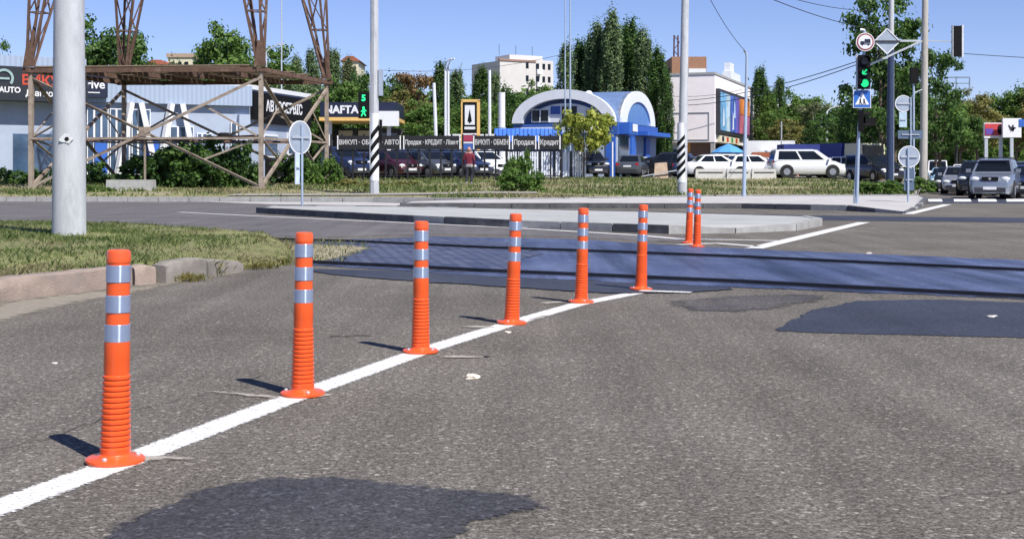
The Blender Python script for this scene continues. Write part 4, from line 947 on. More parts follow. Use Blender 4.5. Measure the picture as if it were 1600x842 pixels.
def head(parent, n, w_, sh, lit, dep=.16, loc=(0, 0, 0), rz=0, back=False, name='signal_head'):
    """traffic-light head facing local -Y; lit = indices (from the top) that glow green"""
    H = n * sh; h = MB().box((0, 0, 0), (w_, dep, H)).build(name, black, parent, loc=loc); h.rotation_euler = (0, 0, rz)
    for i in range(n):
        z = H / 2 - sh * (i + .5); r = min(w_, sh) * .36
        ln = MB().cyl((0, -dep / 2 - .012, z), (0, -dep / 2 + .01, z), r, n=20).build('lens', lens_off if i not in lit else green_on if i != min(lit) else M('green_lens', (.01, .09, .05), .3), h)
        if lit and i == min(lit):
            ar = MB(); yy_ = -dep / 2 - .02; ar.bar((.06, yy_, z + .07), (-.05, yy_, z - .05), .035, .01, up=(0, 1, 0)); ar.bar((-.06, yy_, z - .065), (.05, yy_, z - .065), .035, .01, up=(0, 1, 0)); ar.bar((-.065, yy_, z - .06), (-.065, yy_, z + .05), .035, .01, up=(0, 1, 0)); ar.build('arrow', green_on, ln)
        v = MB()
        for a in range(9):
            a0, a1 = R(-10 + a * 200 / 9), R(-10 + (a + 1) * 200 / 9); rr = r + .012
            q0 = (rr * math.cos(a0), rr * math.sin(a0)); q1 = (rr * math.cos(a1), rr * math.sin(a1))
            v.add([(q0[0], -dep / 2, z + q0[1]), (q1[0], -dep / 2, z + q1[1]), (q1[0], -dep / 2 - .2, z + q1[1] * 1.0), (q0[0], -dep / 2 - .2, z + q0[1])], [(0, 1, 2, 3)])
        v.build('visor', black, h)
    return h
# striped pole with pedestrian light
Y = 51
t, h = post('striped_pole', 'octagonal concrete pole with black diagonal stripes and a pedestrian light, behind the island', 'pole', 585, 303, Y, -60, .185, .15, pole_conc, n=8)
stripes(t, .186, .62, 2.5, 4, .5, .25, r1=.15, phase=R(90))
MB().b2((.17, -.12, 3.9), (.34, .12, 4.95)).build('junction_box', signback, t); MB().bar((-.16, -.1, 1.0), (-.16, -.1, 6), .03).build('conduit', galv, t)
MB().b2((.2, -.1, 2.0), (.3, .1, 2.95)).build('rear_signal', black, t)
s_ = thing('pedestrian_signal', 'two-section pedestrian signal showing a green man, on the striped pole', 'traffic light', P(569, 165, Y) + Vector((0, -.1, 0)))
hd = MB().box((0, 0, 0), (.42, .18, 1.04)).build('housing', black, s_)
gm = MB(); gm.cyl((0, -.1, -.1), (0, -.12, -.1), .045, n=10); gm.bar((0, -.11, -.14), (.01, -.11, -.3), .09, .02, up=(0, 1, 0)); gm.bar((0, -.11, -.28), (-.09, -.11, -.44), .045, .02, up=(0, 1, 0)); gm.bar((.01, -.11, -.28), (.08, -.11, -.43), .045, .02, up=(0, 1, 0)); gm.bar((0, -.11, -.16), (-.1, -.11, -.27), .035, .02, up=(0, 1, 0)); gm.bar((0, -.11, -.16), (.11, -.11, -.24), .035, .02, up=(0, 1, 0))
gm.build('walking_man', green_on, hd); txt('5', .34, green_on, hd, (0, -.1, .27), bold=.012, name='countdown')
MB().bar((.15, .05, .3), (.35, .1, .3), .05).build('bracket', galv, s_)
# second striped concrete pole
t, h = post('striped_pole', 'tall grey concrete pole with black diagonal stripes, left of the slim lamp post', 'pole', 1065.5, 300, 53, -50, .205, .15, pole_conc, lean=6, n=10); stripes(t, .205, .5, 2.2, 5, .45, .19, r1=.16, phase=R(90))
# slim lamp post
lpm = M('lamp_post_paint', (.36, .44, .56), .5, metal=.2, var=.1)
t, h = post('lamp_post', 'slim blue-grey lamp post with a bent tip, in front of the shopping centre', 'lamp post', 1162, 303, 51, 92, .085, .055, lpm, lean=5); tip = Vector((5 / F * 51, 0, h)); MB().tube([tip, tip + Vector((-.02, 0, .2)), tip + Vector((-.12, -.05, .34))], .05, 8).build('bent_tip', lpm, t)
# far thin poles
for (px, py, Yy, yt, r0, r1, m, lab, arm) in (
    (891, 277, 87, -20, .07, .05, lpm, 'very thin tall pole in front of the arched building', 0), (883, 277, 90, -20, .05, .04, lpm, 'thinnest pole just left of the tall one before the arched building', 0),
    (684, 277, 100, 130, .17, .12, wht, 'short leaning whitish post left of two lamp posts by the price totem', -1), (696, 277, 101, 103, .12, .09, wht, 'left one of a pair of white lamp posts near the price totem', 1), (700.5, 277, 99, 103, .12, .08, wht, 'right one of a pair of white lamp posts near the price totem', 1),
    (765, 277, 100, 110, .15, .11, wht, 'white post between the price totem and the vent pipe', 0), (749, 270, 130, 155, .1, .08, galv, 'grey far lamp post among the trees behind the price totem', 1),
    (440, 272, 92, -20, .06, .04, galv, 'thin grey pole rising behind the tower platform', 0), (416, 272, 90, 82, .08, .05, galv, 'short street lamp peeking above the tower platform', 2),
    (1292, 275, 125, 175, .12, .09, wht, 'pale lamp post with an arm among the right-hand trees', 2), (1284, 275, 125, 183, .14, .1, wht, 'pale bare post left of the lamp with an arm', 0), (1221, 275, 120, 190, .08, .06, galv, 'leaning grey post above the parked vans', 0)):
    t, h = post('lamp_post' if arm else 'pole', lab, 'lamp post' if arm else 'pole', px, py, Yy, yt, r0, r1, m, lean=-6 if arm == -1 else 0, n=8)
    if arm == 1: MB().tube([(0, 0, h), (.15, -.3, h + .35), (.5, -.6, h + .5)], .05).build('arm', m, t)
    if arm == 2: MB().tube([(0, 0, h), (.3, 0, h + .3), (.9, 0, h + .55)], .045).build('arm', m, t); MB().box((1.05, 0, h + .55), (.5, .2, .1)).build('lamp_head', m, t)
post('thin_post', 'thin white post at the right edge of the young yellow-green tree', 'post', 957, 278, 82, 222, .05, .05, white)
# signal post with round sign, light and pedestrian sign
Y = 38.7; b_ = P(1339, 318, Y)
t = thing('signal_post', 'slender signal post carrying signs and lights at the pavement edge', 'signal post', b_)
def sp_(px, py, dy=0): p = P(px, py, Y) - b_; p.y = dy; return p
pp = MB(); pp.tube([sp_(1339, 318), sp_(1342, 200), sp_(1348, 140), sp_(1351, 48)], .045, 10); pp.build('post', lpm, t)
MB().tube([sp_(1335, 318, .05), sp_(1341, 215, .05)], .03, 8).build('rear_post', lpm, t)
MB().tube([sp_(1351, 48), sp_(1344, 47)], .04).build('top_bracket', galv, t)
sg = thing('lorry_sign', 'round white sign with a dark ring and a lorry symbol', 'traffic sign', P(1352, 66, Y - .12)); r = 14.5 / F * Y
MB().cyl((0, 0, 0), (0, .02, 0), r, n=36).build('rim', white, sg); MB().cyl((0, -.006, 0), (0, .0, 0), r * .91, n=36).build('ring', M('faded_red', (.3, .06, .07), .5), sg)
f = MB().cyl((0, -.012, 0), (0, -.007, 0), r * .76, n=36).build('face', white, sg)
MB().b2((-.02, -.02, -.03), (.15, -.013, .085)).b2((-.15, -.02, -.06), (-.03, -.013, .02)).b2((-.15, -.02, -.075), (.16, -.013, -.05)).cyl((-.09, -.022, -.08), (-.09, -.013, -.08), .026, n=10).cyl((.09, -.022, -.08), (.09, -.013, -.08), .026, n=10).build('lorry_symbol', navy, f)
s_ = thing('traffic_light', 'three-section traffic light with two green lamps lit, under the round lorry sign', 'traffic light', P(1350, 113, Y - .14)); head(s_, 3, .33, .34, (1, 2))
MB().box((-.2, .06, 0), (.05, .05, 1.1)).build('mount', galv, s_)
sg = thing('pedestrian_sign', 'blue square pedestrian crossing sign with a white triangle', 'traffic sign', P(1347, 155, Y - .12)); a = 14 / F * Y
MB().b2((-a, 0, -a), (a, .02, a)).build('border', white, sg); f = MB().b2((-a * .92, -.006, -a * .92), (a * .92, -.001, a * .92)).build('face', M('sign_blue', (.03, .14, .5), .4, var=.05), sg)
MB().slab((0, -.007, -.17), (1, 0, 0), (0, 0, 1), [(-.215, 0), (.215, 0), (0, .37)], .006).build('triangle', white, f)
fg = MB()
for x in (-.06, .055): fg.cyl((x, -.022, -.015), (x, -.014, -.015), .022, n=8); fg.bar((x, -.018, -.03), (x + .01, -.018, -.1), .035, .008, up=(0, 1, 0)); fg.bar((x, -.018, -.09), (x - .035, -.018, -.16), .02, .008, up=(0, 1, 0)); fg.bar((x + .01, -.018, -.09), (x + .045, -.018, -.16), .02, .008, up=(0, 1, 0))
fg.build('walkers', black, f)
s_ = thing('traffic_light', 'dark traffic light turned sideways below the pedestrian sign', 'traffic light', P(1345, 189, Y - .1)); head(s_, 2, .26, .32, (), rz=R(75)); MB().box((.26, -.02, -.02), (.3, .2, .24)).build('rear_box', black, s_)
# dark blue steel pole and concrete pole among the trees
t, h = post('steel_pole', 'tall pole painted dark blue below and white above, in front of the big tree', 'pole', 1390, 279, 70, 78, .21, .17, M('dark_blue_paint', (.028, .045, .10), .45, var=.2), lean=2); tp = Vector((2 / F * 70, 0, h)); MB().cyl(tp, tp + Vector((.05, 0, 4)), .16, .13).build('upper_shaft', pole_conc, t, 40); MB().bar((.19, -.06, -.2), (.2, -.06, h), .05).build('conduit', galv, t)
t, h = post('concrete_pole', 'round weathered concrete pole right of the dark blue pole', 'pole', 1442.5, 279, 66, -30, .21, .155, M('pole_concrete_warm', (.42, .40, .37), .85, var=.12, scale=2.5, bump=.25, bscale=40, stain=(.28, .26, .24), stain_amt=.6, stretch=(3, 3, .8)), lean=3.5)
Y = 65.6
def rel(px, py, dy=0): p = P(px, py, Y) - Vector(t.location); p.y = dy; return p
MB().bar(rel(1443, 63), rel(1366, 63), .10, .1).bar(rel(1443, 63.5, -.1), rel(1357, 103, -.1), .1, .1).build('mast_arm', galv, t)
MB().bar(rel(1443, 62), rel(1489, 64), .05, .05).build('cable_arm', galv, t)
dgm = thing('diamond_sign', 'grey back of a diamond-shaped sign hanging from the mast arm', 'traffic sign', P(1386, 65, 65.2)); a = 20 / F * 65
MB().slab((0, 0, 0), (1, 0, 0), (0, 0, 1), [(a, 0), (0, a), (-a, 0), (0, -a)], -.03).build('plate', signback, dgm); MB().b2((-a, -.06, -.05), (a, -.005, .04)).build('cross_bar', dark, dgm); fr_ = MB(); q = [(a, 0), (0, a), (-a, 0), (0, -a)]
for i in range(4): fr_.bar((q[i][0], -.01, q[i][1]), (q[(i+1) % 4][0], -.01, q[(i+1) % 4][1]), .05, .04, up=(0, 1, 0))
fr_.build('rim', white, dgm)
s_ = thing('traffic_light', 'traffic light hanging alone at the end of the arm, seen from behind', 'traffic light', P(1495, 65, 65)); MB().box((0, 0, 0), (.44, .2, 1.55)).build('housing', black, s_); MB().box((-.235, -.02, 0), (.025, .24, 1.62)).box((.26, -.02, 0), (.09, .24, 1.62)).build('back_plate', M('silver_trim', (.6, .62, .65), .4), s_)
for z in (-.5, 0, .5): MB().cyl((0, .1, z), (0, .3, z), .2, n=14).build('visor', black, s_)
# sign backs
def sign_post(name, label, px, py, Y, ytop, items, group=None):
    b0 = P(px, py, Y); t = thing(name, label, 'traffic sign', b0, 0, group); h = (py - ytop) / F * Y; MB().cyl((0, 0, -.3), (0, 0, h), .035, n=10).build('post', lpm, t)
    for kind, qx, qy, a, b_, m in items:
        c = P(qx, qy, Y) - b0; c.y = .05; a = a / F * Y; b_ = b_ / F * Y
        if kind == 'round':
            o = MB().cyl((c.x, .04, c.z), (c.x, .065, c.z), a, n=32).build('round_plate', m, t); MB().b2((c.x - a * .8, .0, c.z - .03), (c.x + a * .8, .035, c.z + .03)).build('rail', galv, o)
            rr_ = MB()
            for i in range(28): a0, a1 = 2 * math.pi * i / 28, 2 * math.pi * (i + 1) / 28; rr_.bar((c.x + a * math.cos(a0), .05, c.z + a * math.sin(a0)), (c.x + a * math.cos(a1), .05, c.z + a * math.sin(a1)), .03, .03)
            rr_.build('rim', white, o)
        else: o = MB().b2((c.x - a, .04, c.z - b_), (c.x + a, .06, c.z + b_)).build('plate', m, t); MB().b2((c.x - a * .7, .0, c.z - .02), (c.x + a * .7, .035, c.z + .02)).build('rail', galv, o)
    return t
dkp = M('dark_blue_plate', (.09, .13, .2), .5, var=.1)
sign_post('round_sign', 'grey back of a round sign above a narrow plate, on the pavement by the queue', 1419, 312, 44, 232, [('round', 1421, 245, 16.5, 0, signback), ('plate', 1421, 281, 8, 17, dkp)])
sign_post('street_sign', 'sign stack of a round back, a light plate and a wide dark plate', 1423, 284, 55, 152, [('round', 1412, 162, 12.5, 0, signback), ('plate', 1411.5, 187, 6, 12, M('pale_blue_plate', (.4, .52, .62), .4)), ('plate', 1423, 210.5, 19.5, 6.5, dkp)])
t, h = post('signal_post', 'thin post with a small dark signal box at its top, before the round concrete pole', 'signal post', 1427.5, 280, 60, 122, .06, .05, lpm); MB().box((.02, 0, h + .1), (.36, .25, .75)).build('signal_box', black, t); MB().tube([(.05, 0, h - .7), (.4, 0, h - .55)], .03).build('arm', galv, t)
sg = sign_post('round_sign', 'grey back of a round sign seen at an angle, on the traffic island', 472, 321, 37.2, 195, [('round', 470, 215, 25.5, 0, signback), ('plate', 464, 262, 5, 26, M('pale_blue_strip', (.5, .6, .75), .4))]); sg.rotation_euler = (0, 0, R(58))
# empty billboard frame
t = thing('empty_billboard', 'empty steel billboard frame on a single post beyond the concrete pole', 'billboard', P(1496, 276, 110)); z0, z1 = (276 - 140) / F * 110, (276 - 121) / F * 110; x0, x1 = -20 / F * 110, 19 / F * 110
m = MB(); 
for z in (z0, z1, (z0 + z1) / 2): m.bar((x0, 0, z), (x1, 0, z), .09)
for x in (x0, -.1, x1): m.bar((x, 0, z0), (x, 0, z1), .09)
m.bar((x0, .5, z1), (x1, .5, z1), .09); m.bar((x0, .5, z0), (x1, .5, z0), .09); m.build('frame', M('blue_grey_steel', (.2, .27, .36), .5), t); MB().cyl((0, .3, 0), (0, .3, z0), .12).build('post', dark, t)
# billboards by the road
def billboard(label, px0, px1, y0, y1, Y, posts):
    t = thing('billboard', label, 'billboard', P((px0 + px1) / 2, 272, Y)); a = (px1 - px0) / 2 / F * Y; z0, z1 = (272 - y1) / F * Y, (272 - y0) / F * Y; p = MB().b2((-a, 0, z0), (a, .3, z1)).build('panel', white, t)
    for x in posts: MB().b2((x - .15, .05, -.5), (x + .15, .28, z0)).build('post', galv, t)
    return p, a, z0, z1
p, a, z0, z1 = billboard('red and purple billboard panel on white legs at the right', 1538, 1568, 192, 216, 122, (-.7, .7))
MB().b2((-a + .05, -.05, z0 + .25), (a, -.01, z1 - .1)).build('advert', M('red_advert', (.5, .05, .06), .5, var=.3, scale=1), p); MB().b2((-a + .1, -.08, z0 + .35), (-.1, -.055, z0 + .9)).build('purple_mark', M('purple_mark', (.12, .06, .35), .5), p); MB().sphere((.6, -.05, z0 + .8), (.3, .05, .5), 6).build('dark_figure', black, p)
p, a, z0, z1 = billboard('white billboard with a dark scribble, at the right edge beside the red one', 1567, 1596, 185, 215, 121, (0,))
sc2 = MB(); rng = random.Random(3); prev = None
for i in range(14):
    q = (rng.uniform(-.35, .35), -.03, (z0 + z1) / 2 + rng.uniform(-.35, .4))
    if prev: sc2.bar(prev, q, .06, .02, up=(0, 1, 0))
    prev = q
sc2.build('scribble', dark, p); MB().b2((a - .25, -.05, z1 - .8), (a + .3, -.01, z1 - .1)).build('blue_corner', blue, p)
t = thing('banner_sign', 'white roadside board at the far end of the road under the trees', 'sign', P(1479, 268, 200)); MB().b2((-1.1, 0, 2.2), (1.1, .2, 4.6)).build('panel', white, t); MB().b2((-.1, .05, -1), (.1, .15, 2.2)).build('post', galv, t)
# cables
cab = M('cable', (.02, .022, .03), .6)
def cable(p0, p1, sag, label, r=.014, n=14):
    m = MB(); pts = []
    for i in range(n + 1):
        f = i / n; q = Vector(p0).lerp(Vector(p1), f); q.z -= sag * 4 * f * (1 - f); pts.append(q)
    tag(m.tube(pts, r, 5).build('overhead_cable', cab), label, 'cable', 'overhead cables')
cable(P(1090, -40, 45), P(1166, 82, 51), .25, 'overhead cable running down to the tip of the slim lamp post', .012)
cable(P(1150, -25, 55), P(1362, 46, 80), .25, 'overhead cable sloping from the top edge to the big tree, upper of two', .022); cable(P(1210, -10, 56), P(1362, 17, 80), .2, 'short overhead cable near the top edge above the big tree', .018)
cable(P(1060, 158, 120), P(1340, 96, 78), .5, 'upper of two parallel cables reaching from the shopping centre to the big tree', .03); cable(P(1060, 165, 120), P(1340, 101, 78), .6, 'lower of two parallel cables reaching from the shopping centre to the big tree', .03)
cable(P(1504, 84, 66), P(1900, 100, 60), .1, 'cable running right from the hanging traffic light', .017)
cable(P(1040, 150, 120), P(1160, 140, 118), .3, 'thin cable crossing the front of the shopping centre', .02)
cable(P(600, 110, 110), P(880, 85, 115), .6, 'thin far cable between the trees left of the apartment block', .02)

# ================================================================== CARS
tint = glass
plate_m = M('number_plate', (.65, .66, .68), .4); lampw = M('headlight_glass', (.6, .63, .66), .08, var=.05, spec=.8); lampr = M('tail_light_red', (.35, .015, .015), .2); tyre_m = M('tyre', (.012, .012, .013), .85); rim_m = M('alloy_rim', (.42, .43, .45), .35, metal=.7)
KINDS = {  # L W H, hood z, belt z, windscreen base/top, rear top/base, nose z, tail z
    'sedan': dict(L=4.5, W=1.76, H=1.46, hood=.90, belt=.95, xf=.95, xft=.25, xrt=-.95, xr=-1.55, nose=.68, boot=.98),
    'hatch': dict(L=4.0, W=1.72, H=1.50, hood=.95, belt=.98, xf=.95, xft=.30, xrt=-1.45, xr=-1.85, nose=.72, boot=1.0),
    'suv': dict(L=4.5, W=1.80, H=1.70, hood=1.08, belt=1.10, xf=.95, xft=.35, xrt=-1.75, xr=-2.08, nose=.90, boot=1.1),
    'van': dict(L=4.45, W=1.83, H=1.70, hood=.98, belt=1.02, xf=1.28, xft=.48, xrt=-2.0, xr=-2.15, nose=.78, boot=1.02),
    'boxvan': dict(L=5.4, W=2.0, H=2.45, hood=1.25, belt=1.30, xf=1.95, xft=1.35, xrt=-2.6, xr=-2.68, nose=1.0, boot=1.3)}
CACHE = {}
def car_meshes(kind):
    if kind in CACHE: return CACHE[kind]
    k = KINDS[kind]; L, W, H = k['L'], k['W'], k['H']; a = L / 2; hw = W / 2; parts = []
    st = [(-a, k['boot'] * .75, .80, .34), (-a + .05, k['boot'] - .06, .88, .26), (-a + .25, k['boot'], .96, .2), (-a + .6, k['belt'], 1, .19), (k['xf'] - .1, k['belt'], 1, .19), (k['xf'] + .25, k['hood'], .99, .19), (a - .45, k['hood'] - .09, .96, .2), (a - .12, k['nose'] - .02, .88, .22), (a - .02, k['nose'] - .16, .80, .26), (a, k['nose'] - .28, .76, .32)]
    m = MB(); rows = []
    for x, zt, wf, zb in st:
        h_ = hw * wf; zm = zb + (zt - zb) * .55
        half = [(h_ * .86, zb), (h_ * .97, zb + .12), (h_, zm), (h_ * .965, zt - .07), (h_ * .88, zt)]
        rows.append([(x, -y, z) for y, z in half] + [(x, y, z) for y, z in half[::-1]])
    n = 10; vs_ = [v for r in rows for v in r]
    fs = [(i * n + j, i * n + (j + 1) % n, (i + 1) * n + (j + 1) % n, (i + 1) * n + j) for i in range(len(rows) - 1) for j in range(n)]
    fs = [f[::-1] for f in fs] + [tuple(range(n)), tuple(range(len(rows) * n - 1, (len(rows) - 1) * n - 1, -1))]
    m.add(vs_, fs)
    # cabin
    zb = k['belt'] - .02; b0, b1, t0, t1 = k['xr'], k['xf'] + .12, k['xrt'], k['xft']; wb, wt = hw * .93, hw * (.74 if kind not in ('van', 'boxvan') else .86); zr = H - .05
    cs_ = [(b0, -wb, zb), (b1, -wb, zb), (b1, wb, zb), (b0, wb, zb), (t0, -wt, zr), (t1, -wt, zr), (t1, wt, zr), (t0, wt, zr), (t0 + .25, -wt * .86, H), (t1 - .3, -wt * .86, H), (t1 - .3, wt * .86, H), (t0 + .25, wt * .86, H)]
    m.add(cs_, [(0, 1, 5, 4), (1, 2, 6, 5), (2, 3, 7, 6), (3, 0, 4, 7), (4, 5, 9, 8), (5, 6, 10, 9), (6, 7, 11, 10), (7, 4, 8, 11), (8, 9, 10, 11)])
    parts.append(('body', m.mesh('body', white, 42), None, True))
    def quad(name, c, s0, s1, v0, v1):
        c = [Vector(cs_[i]) for i in c]; nrm = (c[1] - c[0]).cross(c[3] - c[0]).normalized() * .008
        def pt(s, v): return c[0].lerp(c[1], s).lerp(c[3].lerp(c[2], s), v) + nrm
        q = [pt(s0, v0), pt(s1, v0), pt(s1, v1), pt(s0, v1)]; mm = MB().add(q + [p - nrm * 2 for p in q], [(0, 1, 2, 3), (1, 0, 4, 5), (2, 1, 5, 6), (3, 2, 6, 7), (0, 3, 7, 4)]); parts.append((name, mm.mesh(name, tint), None, False))
    quad('windscreen', (1, 2, 6, 5), .06, .94, .12, .95); quad('rear_window', (3, 0, 4, 7), .1, .9, .15, .92)
    if kind != 'boxvan':
        for c in ((0, 1, 5, 4),): quad('side_window', c, .07, .46, .12, .9); quad('side_window', c, .5, .88, .12, .9)
        for c in ((2, 3, 7, 6),): quad('side_window', c, .12, .5, .12, .9); quad('side_window', c, .54, .93, .12, .9)
    else:
        quad('side_window', (0, 1, 5, 4), .78, .93, .1, .8); quad('side_window', (2, 3, 7, 6), .07, .22, .1, .8)
    wr = .31 if H < 1.6 else .35; wx = a * .62
    for sx in (-1, 1):
        for sy in (-1, 1):
            parts.append(('wheel_arch', MB().cyl((sx * wx, sy * (hw - .12), wr + .02), (sx * wx, sy * (hw + .004), wr + .02), wr + .07, n=20).mesh('wheel_arch', rubber), None, False))
            parts.append(('wheel', MB().cyl((sx * wx, sy * (hw - .2), wr), (sx * wx, sy * (hw + .012), wr), wr, n=22).mesh('wheel', tyre_m), None, False))
            parts.append(('rim', MB().cyl((sx * wx, sy * (hw - .1), wr), (sx * wx, sy * (hw + .02), wr), wr * .62, wr * .58, n=14).mesh('rim', rim_m), len(parts) - 1, False))
    zl = k['nose'] - .06
    for s in (-1, 1):
        parts.append(('headlight', MB().sphere((a - .14, s * hw * .66, zl), (.13, .19, .10), 7).mesh('headlight', lampw, True), None, False))
        parts.append(('tail_light', MB().box((-a + .06, s * hw * .72, k['boot'] - .17), (.1, .22, .2 if H < 1.6 else .34)).mesh('tail_light', lampr), None, False))
        parts.append(('mirror', MB().box((k['xf'] - .12, s * (hw + .09), k['belt'] + .09), (.1, .2, .15)).mesh('mirror', white), None, True))
        parts.append(('fog_light', MB().cyl((a - .06, s * hw * .62, .42), (a - .005, s * hw * .62, .42), .07, n=10).mesh('fog_light', lampw), None, False))
    parts.append(('grille', MB().box((a - .03, 0, zl + .01), (.07, hw * .72, .15)).mesh('grille', black), None, False)); gi = len(parts) - 1
    parts.append(('emblem', MB().cyl((a, 0, zl + .01), (a + .014, 0, zl + .01), .055, n=14).mesh('emblem', chrome), gi, False))
    parts.append(('front_bumper', MB().box((a - .06, 0, .38), (.14, hw * 1.35, .2)).mesh('front_bumper', dark), None, False)); bi = len(parts) - 1
    parts.append(('number_plate', MB().box((a + .015, 0, .46), (.02, .52, .12)).mesh('number_plate', plate_m), bi, False))
    parts.append(('rear_plate', MB().box((-a - .005, 0, k['boot'] * .72), (.02, .52, .12)).mesh('rear_plate', plate_m), None, False))
    parts.append(('rear_bumper', MB().box((-a + .03, 0, .38), (.12, hw * 1.4, .22)).mesh('rear_bumper', dark), None, False))
    if kind == 'suv':
        for s in (-1, 1): parts.append(('roof_rail', MB().bar((t0 + .1, s * wt * .93, H + .03), (t1 - .15, s * wt * .93, H + .03), .05, .06).mesh('roof_rail', dark), None, False))
    CACHE[kind] = parts; return parts
PAINT = {}
def paint(n, c, metal=.3, r=.28):
    if n not in PAINT: PAINT[n] = M('car_paint_' + n, c, r, metal=metal, var=.04, coat=.6)
    return PAINT[n]
for n_, c_, mt in (('white', (.72, .73, .74), 0), ('silver', (.42, .44, .47), .6), ('champagne', (.24, .27, .32), .5), ('black', (.012, .013, .016), .1), ('navy', (.018, .028, .075), .2), ('blue', (.03, .09, .28), .3), ('maroon', (.06, .012, .02), .2), ('grey', (.09, .1, .115), .4), ('teal', (.03, .06, .08), .2), ('skyblue', (.25, .42, .6), .2)): paint(n_, c_, mt)
def car(kind, col, label, px, py, Y, deg, group=None, cat='car', s=1.0):
    t = thing('parked_car' if cat == 'car' else cat.replace(' ', '_'), label, cat, P(px, py, Y), R(deg), group); objs = []; t.scale = (s, s, s)
    if group != q_: t.location.z = gz(t.location.x, min(t.location.y, 400)) + (.05 if vd(t.location.x, t.location.y) > 9 else .01)
    for name, me, par, pnt in car_meshes(kind):
        o = newobj(name, me, t if par is None else objs[par]); objs.append(o)
        if pnt: o.material_slots[0].link = 'OBJECT'; o.material_slots[0].material = PAINT[col]
    return t
# queue on the right-hand road (wheels on the road, z = 0)
q_ = 'cars waiting in the queue'
def carq(kind, col, label, px, Y, deg, cat='car', s=1.0):
    return car(kind, col, label, px, HY + HC * F / Y, Y, deg, q_, cat, s)
nq = carq('suv', 'champagne', 'silver-grey SUV with roof rails leading the waiting queue', 1555, 54.8, -116)
MB().b2((.5, -.62, 1.715), (.62, .62, 1.75)).build('roof_bar', dark, nq)
carq('suv', 'black', 'dark SUV mostly hidden just behind the leading SUV', 1527, 63, -112); carq('hatch', 'silver', 'small silver hatchback in the queue left of the dark SUV', 1499, 68, -112, s=.98)
carq('sedan', 'black', 'black car at the left end of the queue with a bright headlight', 1484.5, 74, -110); carq('hatch', 'white', 'white car squeezed between the leading SUV and the dark SUV', 1543, 70, -112, s=.98); carq('hatch', 'skyblue', 'light blue hatchback at the far left of the queue', 1474, 84, -110)
carq('sedan', 'navy', 'dark car at the right edge beside the leading SUV', 1600, 57.5, -116); carq('suv', 'grey', 'grey car behind the dark one at the right edge', 1597, 66, -112); carq('suv', 'silver', 'silver car farther back in the queue', 1512, 92, -110); carq('hatch', 'white', 'white hatchback far back at the left side of the queue', 1484, 97, -109); carq('suv', 'black', 'black SUV far back behind the silver car', 1516, 108, -109); carq('sedan', 'grey', 'grey saloon far back at the left side of the queue', 1479, 112, -109); carq('hatch', 'navy', 'dark hatchback far back in the queue', 1500, 110, -110)
carq('suv', 'white', 'white SUV far back in the middle of the queue', 1507, 84, -110); carq('suv', 'navy', 'navy SUV far back behind the white SUV', 1509, 99, -110); carq('hatch', 'silver', 'small silver car far back left of the navy SUV', 1491, 103, -109); carq('sedan', 'silver', 'silver saloon at the far back end of the queue', 1490, 124, -108); carq('boxvan', 'white', 'white box van coming up beyond the concrete pole', 1465, 128, -108, 'van', 1.0); carq('boxvan', 'white', 'second white van far down the road under the board', 1479, 200, -108, 'van', .9)
carq('hatch', 'maroon', 'dark red car far down the road', 1502, 150, -100)
# cars behind the fence
g_ = 'cars parked behind the banner fence'
for i, (kind, col, px, Yy, lab) in enumerate((('suv', 'navy', 532, 70.5, 'dark blue car at the left end behind the banner fence'), ('sedan', 'navy', 563, 73, 'navy saloon just left of the striped pole, behind the fence'), ('hatch', 'maroon', 613, 70.5, 'maroon hatchback just right of the striped pole, behind the fence'), ('sedan', 'blue', 640, 72.5, 'dark blue saloon behind the fence, right of the maroon hatchback'), ('hatch', 'grey', 668, 70.5, 'grey hatchback in the middle of the fenced row'), ('sedan', 'white', 694, 72.5, 'white saloon behind the fence, left of the person in red'), ('sedan', 'navy', 718, 70.5, 'navy saloon directly behind the person in red'), ('hatch', 'white', 752, 72.5, 'white hatchback at the right end of the fenced row'), ('hatch', 'grey', 590, 78, 'grey hatchback in the second row behind the striped pole, beyond the maroon one'), ('suv', 'teal', 655, 79, 'dark teal car in the second row behind the fence'), ('sedan', 'navy', 586, 74.5, 'navy saloon half hidden by the striped pole, behind the fence'), ('sedan', 'blue', 547, 77, 'blue saloon in the second row left of the striped pole'), ('hatch', 'navy', 680, 76, 'navy hatchback wedged between the grey hatchback and the white saloon'), ('sedan', 'teal', 735, 76, 'dark teal saloon right behind the person in maroon, second row'), ('hatch', 'black', 627, 76.5, 'black hatchback wedged behind the maroon hatchback'), ('suv', 'black', 705, 79, 'black SUV in the second row behind the fence'))):
    car(kind, col, lab, px, 277.2, Yy, -52, g_)
